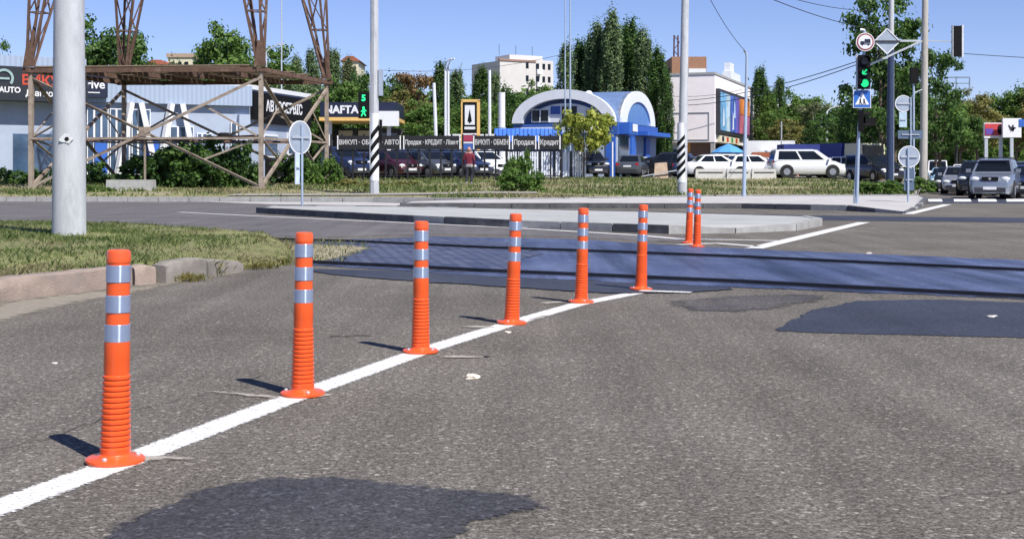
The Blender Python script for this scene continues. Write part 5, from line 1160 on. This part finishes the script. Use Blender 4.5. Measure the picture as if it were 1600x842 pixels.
# cars by the blue building and in the car park
g_ = 'cars in the car park'
for kind, col, px, py, Yy, dg, lab, cat in (('suv', 'black', 921, 278, 86, -78, 'black SUV facing the road under the yellow-green tree', 'car'), ('sedan', 'white', 958, 276, 96, 150, 'white car behind the young tree trunk by the arched building', 'car'), ('sedan', 'grey', 988, 278, 86, 76, 'dark grey saloon seen from behind beside the arched building', 'car'), ('suv', 'black', 1040, 278, 92, 160, 'black SUV left of the second striped pole', 'car'), ('sedan', 'black', 1014, 277, 97, 170, 'black saloon between the grey saloon and the black SUV', 'car'),
    ('sedan', 'white', 1118, 278, 84, 10, 'white saloon with dark windows behind the white concrete blocks', 'car'), ('sedan', 'black', 1128, 277, 100, 15, 'black saloon in front of the shopping centre entrance', 'car'), ('hatch', 'white', 1176, 277, 88, 12, 'white hatchback right of the slim lamp post', 'car'), ('van', 'white', 1260, 281, 78, 0, 'long white delivery van seen from the side', 'van'), ('hatch', 'silver', 1205, 277, 103, 20, 'silver hatchback half hidden behind the white delivery van', 'car'),
    ('boxvan', 'white', 1210, 276, 122, 160, 'white panel van below the trees in the far car park', 'van'), ('boxvan', 'white', 1184, 276, 135, 170, 'white panel van beside the shopping centre corner', 'van'), ('sedan', 'navy', 1092, 277, 92, 12, 'navy saloon right of the second striped pole', 'car'), ('suv', 'white', 1148, 277, 96, 15, 'white SUV behind the white barrier blocks, under the parasol', 'car'), ('sedan', 'silver', 1190, 277, 97, 15, 'silver saloon between the white hatchback and the delivery van', 'car'), ('hatch', 'white', 1238, 276, 112, 10, 'white hatchback behind the long blue tarpaulin truck', 'car'), ('hatch', 'black', 1072, 277, 99, 30, 'black hatchback behind the second striped pole', 'car'), ('sedan', 'grey', 1300, 278, 92, -40, 'grey saloon between the delivery van and the blue tarp truck', 'car'), ('sedan', 'white', 1103, 277, 106, 12, 'white saloon parked before the shopping centre shop front', 'car'), ('hatch', 'navy', 1162, 277, 103, 14, 'dark blue hatchback behind the slim lamp post, near the entrance', 'car'), ('suv', 'silver', 1183, 277, 110, 14, 'silver SUV beneath the tall white lorry', 'car'), ('hatch', 'white', 1336, 279, 84, -60, 'white car half hidden by the signal post', 'car'), ('van', 'black', 1366, 282, 79, -75, 'black van standing in the shade beside the dark blue pole', 'van')):
    car(kind, col, lab, px, py, Yy, dg, g_, cat)
# big white and blue trucks behind
tarp = M('blue_tarpaulin', (.022, .04, .22), .6, var=.2, scale=2)
def truck(label, px, py, Y, deg, bl, cabm, boxm, hh):
    t = thing('truck', label, 'truck', P(px, py, Y), R(deg)); cabn = MB().box((bl / 2 + 1.0, 0, 1.35), (1.7, 2.1, 1.8), taper=.93).build('cab', cabm, t); MB().box((bl / 2 + 1.82, 0, 1.75), (.1, 1.7, .75)).build('windscreen', glass, cabn)
    MB().b2((-bl / 2, -1.1, 1.05), (bl / 2, 1.1, hh)).build('cargo_box', boxm, t); MB().b2((-bl / 2, -.5, .6), (bl / 2 + 1.6, .5, 1.03)).build('chassis', dark, t)
    for x in (-bl / 2 + .7, bl / 2 + .9):
        for s in (-1, 1): wv_ = MB().cyl((x, s * .8, .45), (x, s * 1.08, .45), .45, n=18).build('wheel', tyre_m, t); MB().cyl((x, s * 1.0, .45), (x, s * 1.09, .45), .26, n=12).build('rim', rim_m, wv_)
    for s in (-1, 1): MB().box((bl / 2 + 1.88, s * .75, .95), (.06, .3, .18)).build('headlight', lampw, cabn)
    return t
truck('truck with a long blue tarpaulin behind the white delivery van', 1255, 277, 100, 2, 3.6, PAINT['white'], tarp, 2.55)
truck('truck with a blue tarp body and pale cab behind the signal post', 1318, 278, 86, -65, 2.2, cream, tarp, 2.3)
truck('tall white lorry in the far car park, left of the blue tarpaulin', 1203, 277, 124, 172, 4.6, PAINT['white'], PAINT['white'], 3.5)
truck('orange-cabbed lorry between the tall white lorry and the blue tarpaulin', 1228, 277, 116, 165, 2.4, M('orange_cab', (.42, .13, .06), .5), PAINT['white'], 2.6)
t = thing('white_bus', 'white minibus with a dark window strip behind the blue truck', 'bus', P(1293, 276, 118), R(0)); MB().box((0, 0, 1.6), (4.6, 2.2, 2.5), taper=.94).build('body', PAINT['white'], t); MB().b2((-1.8, -1.11, 1.75), (2.0, -1.03, 2.45)).build('window', glass, t)
for x in (-1.4, 1.4): MB().cyl((x, -1.12, .45), (x, -.9, .45), .42, n=16).build('wheel', tyre_m, t)
# barriers
wm = M('whitewashed_concrete', (.58, .57, .54), .85, var=.1, scale=3, stain=(.42, .38, .33), stain_amt=.7)
for px0, px1, lab in ((1086, 1133, 'white concrete barrier block left of the slim lamp post'), (1135, 1172, 'white concrete barrier block right behind the slim lamp post'), (1174, 1212, 'white concrete barrier block beside the white delivery van')):
    a = (px1 - px0) / 2 / F * 74; t = thing('barrier_block', lab, 'barrier', P((px0 + px1) / 2, 281, 74), R(-3), 'white barrier blocks'); MB().box((0, 0, .3), (2 * a, .5, .64), taper=.96).build('block', wm, t)
    MB().b2((-a * .8, -.27, .4), (a * .8, -.235, .45)).build('slot', dark, t)
t = thing('leaning_board', 'weathered board leaning by the car park left of the second striped pole', 'board', P(1033, 279, 72)); MB().slab((-.4, 0, 0), (1, 0, 0), (0, .25, 1), [(0, 0), (.8, 0), (.75, .9), (.06, .85)], .04).build('panel', M('weathered_board', (.4, .3, .22), .9, var=.3, scale=5), t); MB().bar((-1.1, -.1, .12), (1.1, -.1, .5), .06).build('rail', galv, t)
# parasol
t = thing('parasol', 'light blue parasol by the shopping centre entrance', 'parasol', P(1138, 276, 112)); MB().lathe([(1.5, 2.05), (1.52, 2.1), (.8, 2.55), (.06, 2.85), (.01, 2.9)], 8).build('canopy', M('parasol_blue', (.08, .3, .65), .7), t); MB().cyl((0, 0, 0), (0, 0, 2.9), .03).build('pole', white, t)

# ================================================================== PEOPLE
def person(label, loc, rz, jacket, trousers, skin, hair, h=1.75, seed=0):
    J = {'pelvis': (0, 0, .92), 'spine': (0, .01, 1.12), 'chest': (0, .02, 1.34), 'neck': (0, .02, 1.50), 'head': (0, .0, 1.60), 'top': (0, .0, 1.70),
         'lsh': (-.17, .02, 1.42), 'lel': (-.24, .05, 1.16), 'lwr': (-.21, -.08, .95), 'lha': (-.20, -.12, .87), 'rsh': (.17, .02, 1.42), 'rel': (.25, .04, 1.17), 'rwr': (.27, -.14, 1.0), 'rha': (.27, -.22, .97),
         'lhip': (-.09, 0, .88), 'lkn': (-.10, -.10, .49), 'lan': (-.10, .02, .09), 'lto': (-.10, -.15, .04), 'rhip': (.09, 0, .88), 'rkn': (.10, .01, .48), 'ran': (.10, .16, .10), 'rto': (.10, .02, .04)}
    Rr = {'pelvis': .16, 'spine': .15, 'chest': .175, 'neck': .06, 'head': .095, 'top': .085, 'lsh': .085, 'lel': .055, 'lwr': .04, 'lha': .045, 'rsh': .085, 'rel': .055, 'rwr': .04, 'rha': .045, 'lhip': .105, 'lkn': .07, 'lan': .05, 'lto': .045, 'rhip': .105, 'rkn': .07, 'ran': .05, 'rto': .045}
    E = [('pelvis', 'spine'), ('spine', 'chest'), ('chest', 'neck'), ('neck', 'head'), ('head', 'top'), ('chest', 'lsh'), ('lsh', 'lel'), ('lel', 'lwr'), ('lwr', 'lha'), ('chest', 'rsh'), ('rsh', 'rel'), ('rel', 'rwr'), ('rwr', 'rha'), ('pelvis', 'lhip'), ('lhip', 'lkn'), ('lkn', 'lan'), ('lan', 'lto'), ('pelvis', 'rhip'), ('rhip', 'rkn'), ('rkn', 'ran'), ('ran', 'rto')]
    ks = list(J); me = bpy.data.meshes.new('p'); me.from_pydata([J[k] for k in ks], [(ks.index(a), ks.index(b)) for a, b in E], []); o = bpy.data.objects.new('p', me); COL.objects.link(o)
    md = o.modifiers.new('s', 'SKIN'); sv = me.skin_vertices[0].data
    for i, k in enumerate(ks): sv[i].radius = (Rr[k], Rr[k] * (.72 if k in ('pelvis', 'spine', 'chest') else 1)); sv[i].use_root = (k == 'pelvis')
    sb_ = o.modifiers.new('d', 'SUBSURF'); sb_.levels = 2; sb_.render_levels = 2; bpy.context.view_layer.update()
    ne = bpy.data.meshes.new_from_object(o.evaluated_get(bpy.context.evaluated_depsgraph_get())); bpy.data.objects.remove(o); ne.name = 'body'
    ne.materials.clear()
    for m in (skin, jacket, trousers, M('shoe_grey', (.3, .28, .27), .7), M('pale_hem', (.38, .35, .36), .8)): ne.materials.append(m)
    for p in ne.polygons:
        c = p.center; x, z = abs(c.x), c.z
        arm = x > .19 and z > .8
        if z > 1.485: i = 0
        elif arm: i = 0 if z < .95 and c.y < -.06 or (c.y < -.15 and z < 1.03) else 1
        elif z > .98: i = 1
        elif z > .86: i = 4
        elif z > .16: i = 2
        else: i = 3
        p.material_index = i; p.use_smooth = True
    t = thing('person', label, 'person', loc, rz); t.scale = (h / 1.75,) * 3; newobj('body', ne, t)
    hm_ = MB(); hm_.sphere((0, .02, 1.655), (.098, .108, .115), 8); hm_.build('hair', hair, t, True)
    for s in (-1, 1): MB().sphere((s * .1, 0, 1.62), (.015, .025, .035), 5).build('ear', skin, t, True)
    fc = MB().sphere((0, -.1, 1.6), (.016, .03, .025), 5); fc.build('nose', skin, t, True)
    for s in (-1, 1): MB().sphere((s * .035, -.092, 1.635), .012, 4).build('eye', black, t)
    MB().box((0, -.093, 1.56), (.05, .012, .01)).build('mouth', M('lips', (.35, .12, .1), .6), t)
    return t
skin = M('skin', (.48, .29, .22), .6, var=.08); maroon_m = M('maroon_jacket', (.16, .014, .035), .85, var=.2, scale=8); jeans = M('dark_trousers', (.02, .02, .035), .85, var=.2)
gp = P(733, 291, 57.5); gp.z = gz(gp.x, gp.y) - .0
person('person in a maroon jacket and dark trousers walking away towards the fence', gp, R(172), maroon_m, jeans, skin, M('pinkish_cap', (.42, .24, .2), .8, var=.2), 1.72)
person('person in light clothes beside the blue parasol', P(1132, 277, 111), R(20), M('light_shirt', (.5, .42, .38), .8), M('beige_trousers', (.35, .28, .2), .8), skin, M('dark_hair', (.03, .02, .015), .7), 1.75)

# ================================================================== TREES
bark = M('bark', (.13, .10, .075), .95, var=.3, scale=6, bump=.5, bscale=20); bark_l = M('pale_bark', (.38, .35, .3), .9, var=.2, scale=4)
LEAF = {'dark': leafmat('dark_leaves', (0.038, 0.089, 0.025), (0.115, 0.210, 0.046)), 'mid': leafmat('mid_leaves', (0.062, 0.130, 0.030), (0.179, 0.294, 0.062)), 'poplar': leafmat('poplar_leaves', (.085, .140, .065), (.26, .36, .16)), 'olive': leafmat('olive_leaves', (0.123, 0.131, 0.035), (0.333, 0.315, 0.105)), 'lime': leafmat('lime_leaves', (.20, .26, .035), (.52, .54, .12)), 'rusty': leafmat('rusty_leaves', (0.158, 0.105, 0.044), (0.333, 0.228, 0.105)), 'grey': leafmat('grey_green_leaves', (0.088, 0.114, 0.052), (0.245, 0.280, 0.131))}
def crown_points(kind, seed):
    rng = np.random.default_rng(seed); pts, nr = [], []
    if kind == 'poplar':   # 20 m x 4 m column of upright plumes
        cl = []
        for i in range(120):
            z = 2.2 + 17 * rng.random() ** .85; f = (z - 2) / 18; rr = 1.9 * min(1, .55 + .9 * f) * max(.0, 1 - f ** 3.5) ** .55; a = rng.uniform(0, 6.283); k = rng.uniform(.35, 1.05); cl.append((rr * k * math.cos(a), rr * k * math.sin(a), z, .34, .34, 1.5))
        for c in range(3): cl.append((rng.normal(0, .25), rng.normal(0, .25), 18.6 + c * .5, .2, .2, 1.0))
        per, size = 105, .21
    elif kind == 'broad':  # about 12 m tall, 10 m wide, lobed and open
        cl = []
        for i in range(120):
            a = rng.uniform(0, 6.283); u = rng.uniform(-.8, 1); q = math.sqrt(1 - u * u); k = rng.uniform(.5, 1.05) * (1 + .16 * math.sin(3 * a + seed))
            cl.append((4.3 * q * k * math.cos(a), 4.3 * q * k * math.sin(a), 7.2 + 4.0 * u * k, rng.uniform(.55, .95), rng.uniform(.55, .95), rng.uniform(.4, .7)))
        per, size = 120, .25
    elif kind == 'open':   # loose crown, gaps
        cl = []
        for i in range(72):
            a = rng.uniform(0, 6.283); z = rng.uniform(3.0, 12.5); k = rng.uniform(.3, 1.08); rr = 3.9 * (1 - ((z - 7.5) / 6.5) ** 2) ** .5
            cl.append((rr * k * math.cos(a), rr * k * math.sin(a), z, rng.uniform(.5, 1.0), rng.uniform(.5, 1.0), rng.uniform(.3, .6)))
        per, size = 115, .26
    elif kind == 'bushy':  # shrub 2.4 m tall, 4 m wide
        cl = []
        for i in range(60):
            a = rng.uniform(0, 6.283); u = rng.random(); k = rng.uniform(.3, 1.0); cl.append((1.9 * k * math.cos(a), 1.3 * k * math.sin(a), .15 + 2.1 * u * math.sqrt(max(.05, 1 - k * k * .8)), .25, .25, .22))
        per, size = 60, .17
    elif kind == 'small':  # big-leaved young tree: 4 m tall, 4.4 m wide
        cl = []
        for i in range(52):
            a = rng.uniform(0, 6.283); u = rng.uniform(-.8, 1); q = math.sqrt(1 - u * u); k = rng.uniform(.45, 1.05); cl.append((2.1 * q * k * math.cos(a), 1.8 * q * k * math.sin(a), 2.75 + 1.35 * u * k - .15 * q, .3, .3, .22))
        per, size = 60, .18
    cn = []
    for (x, y, z, sx, sy, sz) in cl:
        d = rng.normal(size=(per, 3)); p = d * np.array([sx, sy, sz]) * .62 + np.array([x, y, z]); pts.append(p)
        nr.append(d * np.array([1, 1, 1.0]) + rng.normal(size=(per, 3)) * .8 + np.array([0, 0, .7]))
    return np.concatenate(pts), np.concatenate(nr), size, cl, rng
TCACHE = {}
def tree_meshes(kind, seed):
    if (kind, seed) in TCACHE: return TCACHE[(kind, seed)]
    p, n, s, cl, rng = crown_points(kind, seed); sz = s * rng.uniform(.6, 1.3, (len(p), 1)); cr = quadcloud('crown', p, n, sz, LEAF['mid'], aspect=1.5, rng=rng)
    m = MB(); H = {'poplar': 19, 'broad': 8.5, 'open': 10, 'bushy': 1.2, 'small': 3}[kind]; r0 = {'poplar': .28, 'broad': .3, 'open': .22, 'bushy': .05, 'small': .07}[kind]
    if kind == 'bushy':
        for c in cl[::4]: m.cyl((c[0] * .2, c[1] * .2, -.2), (c[0], c[1], c[2]), .03, .012, 5)
    else:
        pr = Vector((0, 0, -.4)); k = 6; bend = [Vector((rng.normal(0, .03 * H * .12), rng.normal(0, .03 * H * .12), 0)) for _ in range(k + 1)]; path = [pr]
        for i in range(1, k + 1): q = Vector((bend[i].x, bend[i].y, -.4 + (H + .4) * i / k)); m.cyl(pr, q, lerp(r0, r0 * .2, (i - 1) / k), lerp(r0, r0 * .2, i / k), 9); pr = q; path.append(q)
        for c in cl[::3 if kind != 'poplar' else 5]:
            e = Vector(c[:3]); z0 = max(H * .22, min(H * .85, e.z - (1.0 if kind != 'poplar' else 2.5) - .35 * math.hypot(e.x, e.y))); s_ = Vector((0, 0, z0)); md_ = s_.lerp(e, .5) + Vector((0, 0, -.1 * H * .1)); m.cyl(s_, md_, r0 * .32, r0 * .2, 6); m.cyl(md_, e, r0 * .2, r0 * .06, 5)
    tr = m.mesh('trunk', bark, True); TCACHE[(kind, seed)] = (cr, tr); return cr, tr
DIM = {'poplar': (20.6, 4.2), 'broad': (11.9, 10.0), 'open': (13.0, 8.6), 'bushy': (2.5, 4.2), 'small': (4.35, 4.6)}
def tree(kind, leaf, label, px, py, Y, ytop, wpx, seed=1, name='tree', cat='tree', rz=0, pale=False, group=None, dens=None):
    cr, tr = tree_meshes(kind, seed); H, W_ = DIM[kind]; h = (py - ytop) / F * Y / H; w_ = wpx / F * Y / W_
    t = thing(name, label, cat, P(px, py, Y), R(rz), group); w_ *= {'poplar': 1.15, 'broad': 1.35, 'open': 1.25}.get(kind, 1); t.scale = (w_, w_, h)
    c = newobj('crown', cr, t); c.material_slots[0].link = 'OBJECT'; c.material_slots[0].material = LEAF[leaf]
    k = newobj('trunk' if kind != 'bushy' else 'stem', tr, t)
    if pale: k.material_slots[0].link = 'OBJECT'; k.material_slots[0].material = bark_l
    return t
TL = [('broad', 'mid', 'green tree behind the left half of the tower platform, below the round dark one', 130, 272, 125, 70, 70, 2), ('broad', 'mid', 'green tree between the broad tree and the poplars over the workshop', 402, 272, 128, 82, 70, 1), ('broad', 'poplar', 'low tree filling the gap behind the tower lamp', 455, 272, 118, 112, 80, 3), ('broad', 'mid', 'tree just right of the tower corner below the poplars', 535, 274, 116, 122, 80, 2), ('broad', 'dark', 'dark low tree behind the fuel station canopy', 580, 274, 122, 140, 80, 1), ('broad', 'dark', 'dark low tree behind the pair of white lamp posts', 700, 274, 122, 150, 70, 2), ('broad', 'dark', 'low tree behind the vent pipe', 785, 274, 120, 158, 60, 3), ('poplar', 'poplar', 'poplar filling the gap between the second and third big poplars', 918, 274, 130, 60, 36, 2), ('poplar', 'dark', 'poplar filling the gap left of the tallest poplar', 944, 274, 131, 48, 38, 1), ('poplar', 'poplar', 'poplar filling the gap right of the tallest poplar', 971, 274, 130, 40, 40, 3), ('poplar', 'poplar', 'poplar filling the gap above the right-hand vault, slightly lower', 995, 274, 131, 52, 38, 1), ('broad', 'mid', 'green tree right of the shopping centre, low', 1215, 274, 132, 165, 60, 3), ('broad', 'dark', 'dark tree by the left side of the big shade tree', 1340, 276, 112, 150, 56, 1), ('broad', 'dark', 'dark tree low behind the dark blue pole', 1420, 278, 100, 160, 70, 3), ('broad', 'mid', 'green tree far down the road left of the yellowing one', 1500, 272, 185, 150, 56, 1), ('broad', 'dark', 'round dark green tree behind the tower, right of the thick concrete pole', 172, 272, 108, 28, 120, 1), ('broad', 'mid', 'broad green tree in the middle above the showroom roof', 348, 272, 112, 38, 112, 2), ('broad', 'mid', 'green tree crown at the left edge above the car service', -22, 272, 120, 55, 70, 3),
 ('open', 'mid', 'loose green tree right of the broad one, above the workshop wing', 432, 272, 122, 70, 90, 1), ('broad', 'dark', 'low dark tree behind the right end of the workshop wing', 490, 274, 112, 150, 90, 2), ('broad', 'grey', 'low grey-green tree between the red-roofed house and the broad tree', 268, 272, 150, 92, 80, 1), ('broad', 'dark', 'dark green tree behind the middle of the tower platform', 215, 272, 140, 80, 60, 3),
 ('poplar', 'poplar', 'poplar just right of the tower with a tall pointed crown', 521, 272, 135, 76, 34, 1), ('poplar', 'poplar', 'poplar left of the tower corner, rising behind the workshop', 487, 272, 140, 76, 34, 2), ('poplar', 'grey', 'grey-green poplar between the tower and the striped pole', 545, 272, 132, 90, 32, 3), ('poplar', 'poplar', 'poplar behind the tower lamp, lower than its neighbours', 462, 272, 138, 88, 36, 3),
 ('broad', 'dark', 'dark tree directly behind the striped pole', 570, 274, 128, 105, 60, 3), ('broad', 'dark', 'dark tree crown right behind the striped pole top', 618, 274, 140, 116, 80, 1), ('open', 'rusty', 'brownish half-bare tree right of the striped pole', 651, 274, 135, 112, 76, 2), ('open', 'olive', 'yellowish tree behind the fuel station board', 625, 275, 118, 140, 90, 3), ('broad', 'mid', 'green tree above the middle of the fence', 662, 275, 113, 158, 90, 2),
 ('poplar', 'dark', 'dark poplar by the pair of white lamp posts', 690, 273, 128, 96, 36, 2), ('poplar', 'poplar', 'poplar just right of the pair of white lamp posts', 714, 273, 130, 108, 34, 1), ('poplar', 'dark', 'poplar left of the apartment block', 752, 273, 150, 103, 34, 3), ('poplar', 'poplar', 'short poplar touching the apartment block', 772, 273, 152, 112, 28, 2), ('broad', 'mid', 'green tree behind the price totem', 738, 275, 118, 148, 76, 3), ('broad', 'dark', 'dark tree below the apartment block', 806, 275, 128, 135, 80, 1), ('broad', 'mid', 'tree hiding the foot of the apartment block', 846, 275, 135, 128, 66, 2),
 ('poplar', 'poplar', 'leftmost of the big poplars behind the arched building', 884, 274, 122, 68, 38, 1), ('poplar', 'dark', 'second big poplar behind the arched building, slightly taller', 905, 274, 126, 62, 36, 2), ('poplar', 'poplar', 'big poplar left of the tallest one', 931, 274, 124, 34, 40, 3), ('poplar', 'poplar', 'tallest poplar of the row behind the arched building', 957, 274, 122, 16, 44, 1), ('poplar', 'dark', 'big poplar right of the tallest one', 985, 274, 126, 28, 42, 2), ('poplar', 'poplar', 'big poplar above the right-hand vault', 1006, 274, 123, 44, 38, 3), ('poplar', 'dark', 'lower poplar at the left corner of the shopping centre', 1027, 274, 118, 74, 40, 1), ('poplar', 'dark', 'narrow dark poplar touching the pinkish wall', 1041, 274, 116, 110, 26, 2),
 ('poplar', 'dark', 'dark poplar right of the slim lamp post', 1188, 274, 140, 104, 30, 1), ('poplar', 'dark', 'pointed poplar between two others right of the shopping centre', 1217, 274, 145, 120, 28, 2), ('poplar', 'mid', 'low poplar right of the shopping centre screen', 1201, 274, 138, 140, 34, 3), ('broad', 'mid', 'rounded green tree above the white delivery van', 1252, 274, 140, 140, 72, 1), ('open', 'grey', 'greyish thin-crowned tree with pale trunks above the delivery van', 1272, 275, 130, 160, 60, 2), ('open', 'olive', 'bare-looking yellowish tree beside the flat-roofed building', 1232, 275, 128, 185, 60, 1), ('broad', 'dark', 'dark tree left of the signal post', 1316, 275, 128, 160, 76, 3), ('open', 'dark', 'dark thin tree low behind the blue trucks', 1290, 275, 120, 175, 60, 3),
 ('open', 'dark', 'big dark tree behind the dark blue pole with a ragged crown', 1376, 279, 84, -14, 116, 1), ('broad', 'dark', 'lower dense part of the shade tree beside the dark blue pole', 1398, 279, 90, 110, 100, 2), ('open', 'dark', 'dark tree behind the round concrete pole', 1462, 278, 92, 76, 76, 2), ('broad', 'mid', 'dense green tree right of the round concrete pole', 1468, 278, 110, 150, 90, 1),
 ('broad', 'olive', 'yellowing tree above the red billboard', 1527, 272, 170, 142, 72, 2), ('broad', 'dark', 'dark tree behind the empty billboard frame', 1500, 272, 150, 168, 60, 3), ('broad', 'mid', 'green tree at the right edge above the white billboard', 1588, 272, 178, 132, 78, 1), ('broad', 'olive', 'olive tree just outside the right edge, overhanging the white billboard', 1630, 272, 175, 128, 70, 3), ('broad', 'mid', 'low green tree below the red billboard', 1560, 274, 205, 205, 80, 2), ('broad', 'mid', 'low tree under the white billboard at the right edge', 1605, 274, 200, 215, 70, 3)]
for i, (kind, leaf, lab, px, py, Yy, yt, wp, sd_) in enumerate(TL):
    tree(kind, leaf, lab, px, py, Yy, yt, wp, sd_, 'poplar_tree' if kind == 'poplar' else 'tree', 'tree', 53 * i, pale=(leaf in ('grey', 'olive') and kind == 'open'), group='trees behind the crossroads')
tree('small', 'lime', 'young yellow-green tree with large leaves in front of the arched building', 912, 279, 83, 156, 102, 1, 'young_tree')
TL2 = [('dark', 270, 296, 59.5, 215, 120, 3, 'dark bush between the two halves under the tower'), ('dark', 335, 297, 57.5, 225, 110, 2, 'dark bush in front, near the corner leg of the tower'), ('dark', 300, 296, 58.5, 203, 150, 1, 'largest dark bush filling the right half under the tower'), ('dark', 235, 296, 60, 235, 110, 2, 'dark bush behind the concrete block under the tower'), ('dark', 370, 296, 59, 212, 90, 3, 'dark bush left of the front corner leg of the tower'), ('dark', 460, 294, 61.5, 232, 90, 1, 'dark bush between the tower corner and the round sign back'), ('mid', 503, 293, 60, 240, 70, 2, 'green bush below the right corner of the tower'), ('dark', 480, 293, 63.5, 190, 60, 3, 'tall dark bush growing up the rear right tower leg'),
 ('dark', 140, 294, 62, 248, 90, 3, 'low dark bush right of the thick concrete pole'), ('dark', 20, 294, 62, 258, 80, 1, 'low dark bush at the left edge below the car service'), ('dark', 78, 294, 63, 255, 70, 2, 'low dark bush behind the thick concrete pole'), ('mid', 815, 303, 52.5, 256, 84, 2, 'leafy green bush in the grass right of the person in maroon'), ('mid', 812, 296, 56, 228, 56, 1, 'tall weedy shrub rising behind the leafy bush, before the fence'), ('mid', 1432, 301, 56, 272, 70, 3, 'low green shrub at the foot of the round concrete pole'), ('mid', 1375, 302, 55, 279, 90, 1, 'low weeds below the dark blue pole'), ('olive', 560, 300, 58, 277, 90, 2, 'yellowish weeds below the fence left of the striped pole'), ('olive', 630, 300, 58, 280, 90, 3, 'yellowish weeds below the fence right of the striped pole'), ('mid', 150, 303, 54, 288, 60, 1, 'small weeds in front of the concrete block')]
for i, (leaf, px, py, Yy, yt, wp, sd_, lab) in enumerate(TL2): tree('bushy', leaf, lab, px, py, Yy, yt, wp, sd_, 'bush', 'bush', 0 if i % 2 else 180, group='bushes on the verge')
# far belt of trees closing the view
rng = np.random.default_rng(21); P_, N_ = [], []
for i in range(900):
    px = rng.uniform(-60, 1680); Yy = rng.uniform(185, 235)
    top = interp(px, [(-60, 120), (120, 110), (300, 120), (480, 130), (560, 140), (700, 145), (860, 150), (1050, 150), (1180, 150), (1300, 165), (1340, 185), (1420, 190), (1470, 205), (1560, 190), (1680, 170)]) + rng.uniform(0, 30)
    zt = HC + (HY - top) / F * Yy; x = (px - 800) / F * Yy; z = zt * rng.random() ** .5
    d = rng.normal(size=(46, 3)); P_.append(d * np.array([1.3, 1.3, .9]) + np.array([x, Yy, z])); N_.append(d + rng.normal(size=(46, 3)) * .8 + np.array([0, -.4, .6]))
P_ = np.concatenate(P_); N_ = np.concatenate(N_); me = quadcloud('woodland', P_, N_, rng.uniform(.5, 1.0, (len(P_), 1)), LEAF['mid'], aspect=1.4, rng=rng)
struct(newobj('woodland', me), 'stuff')
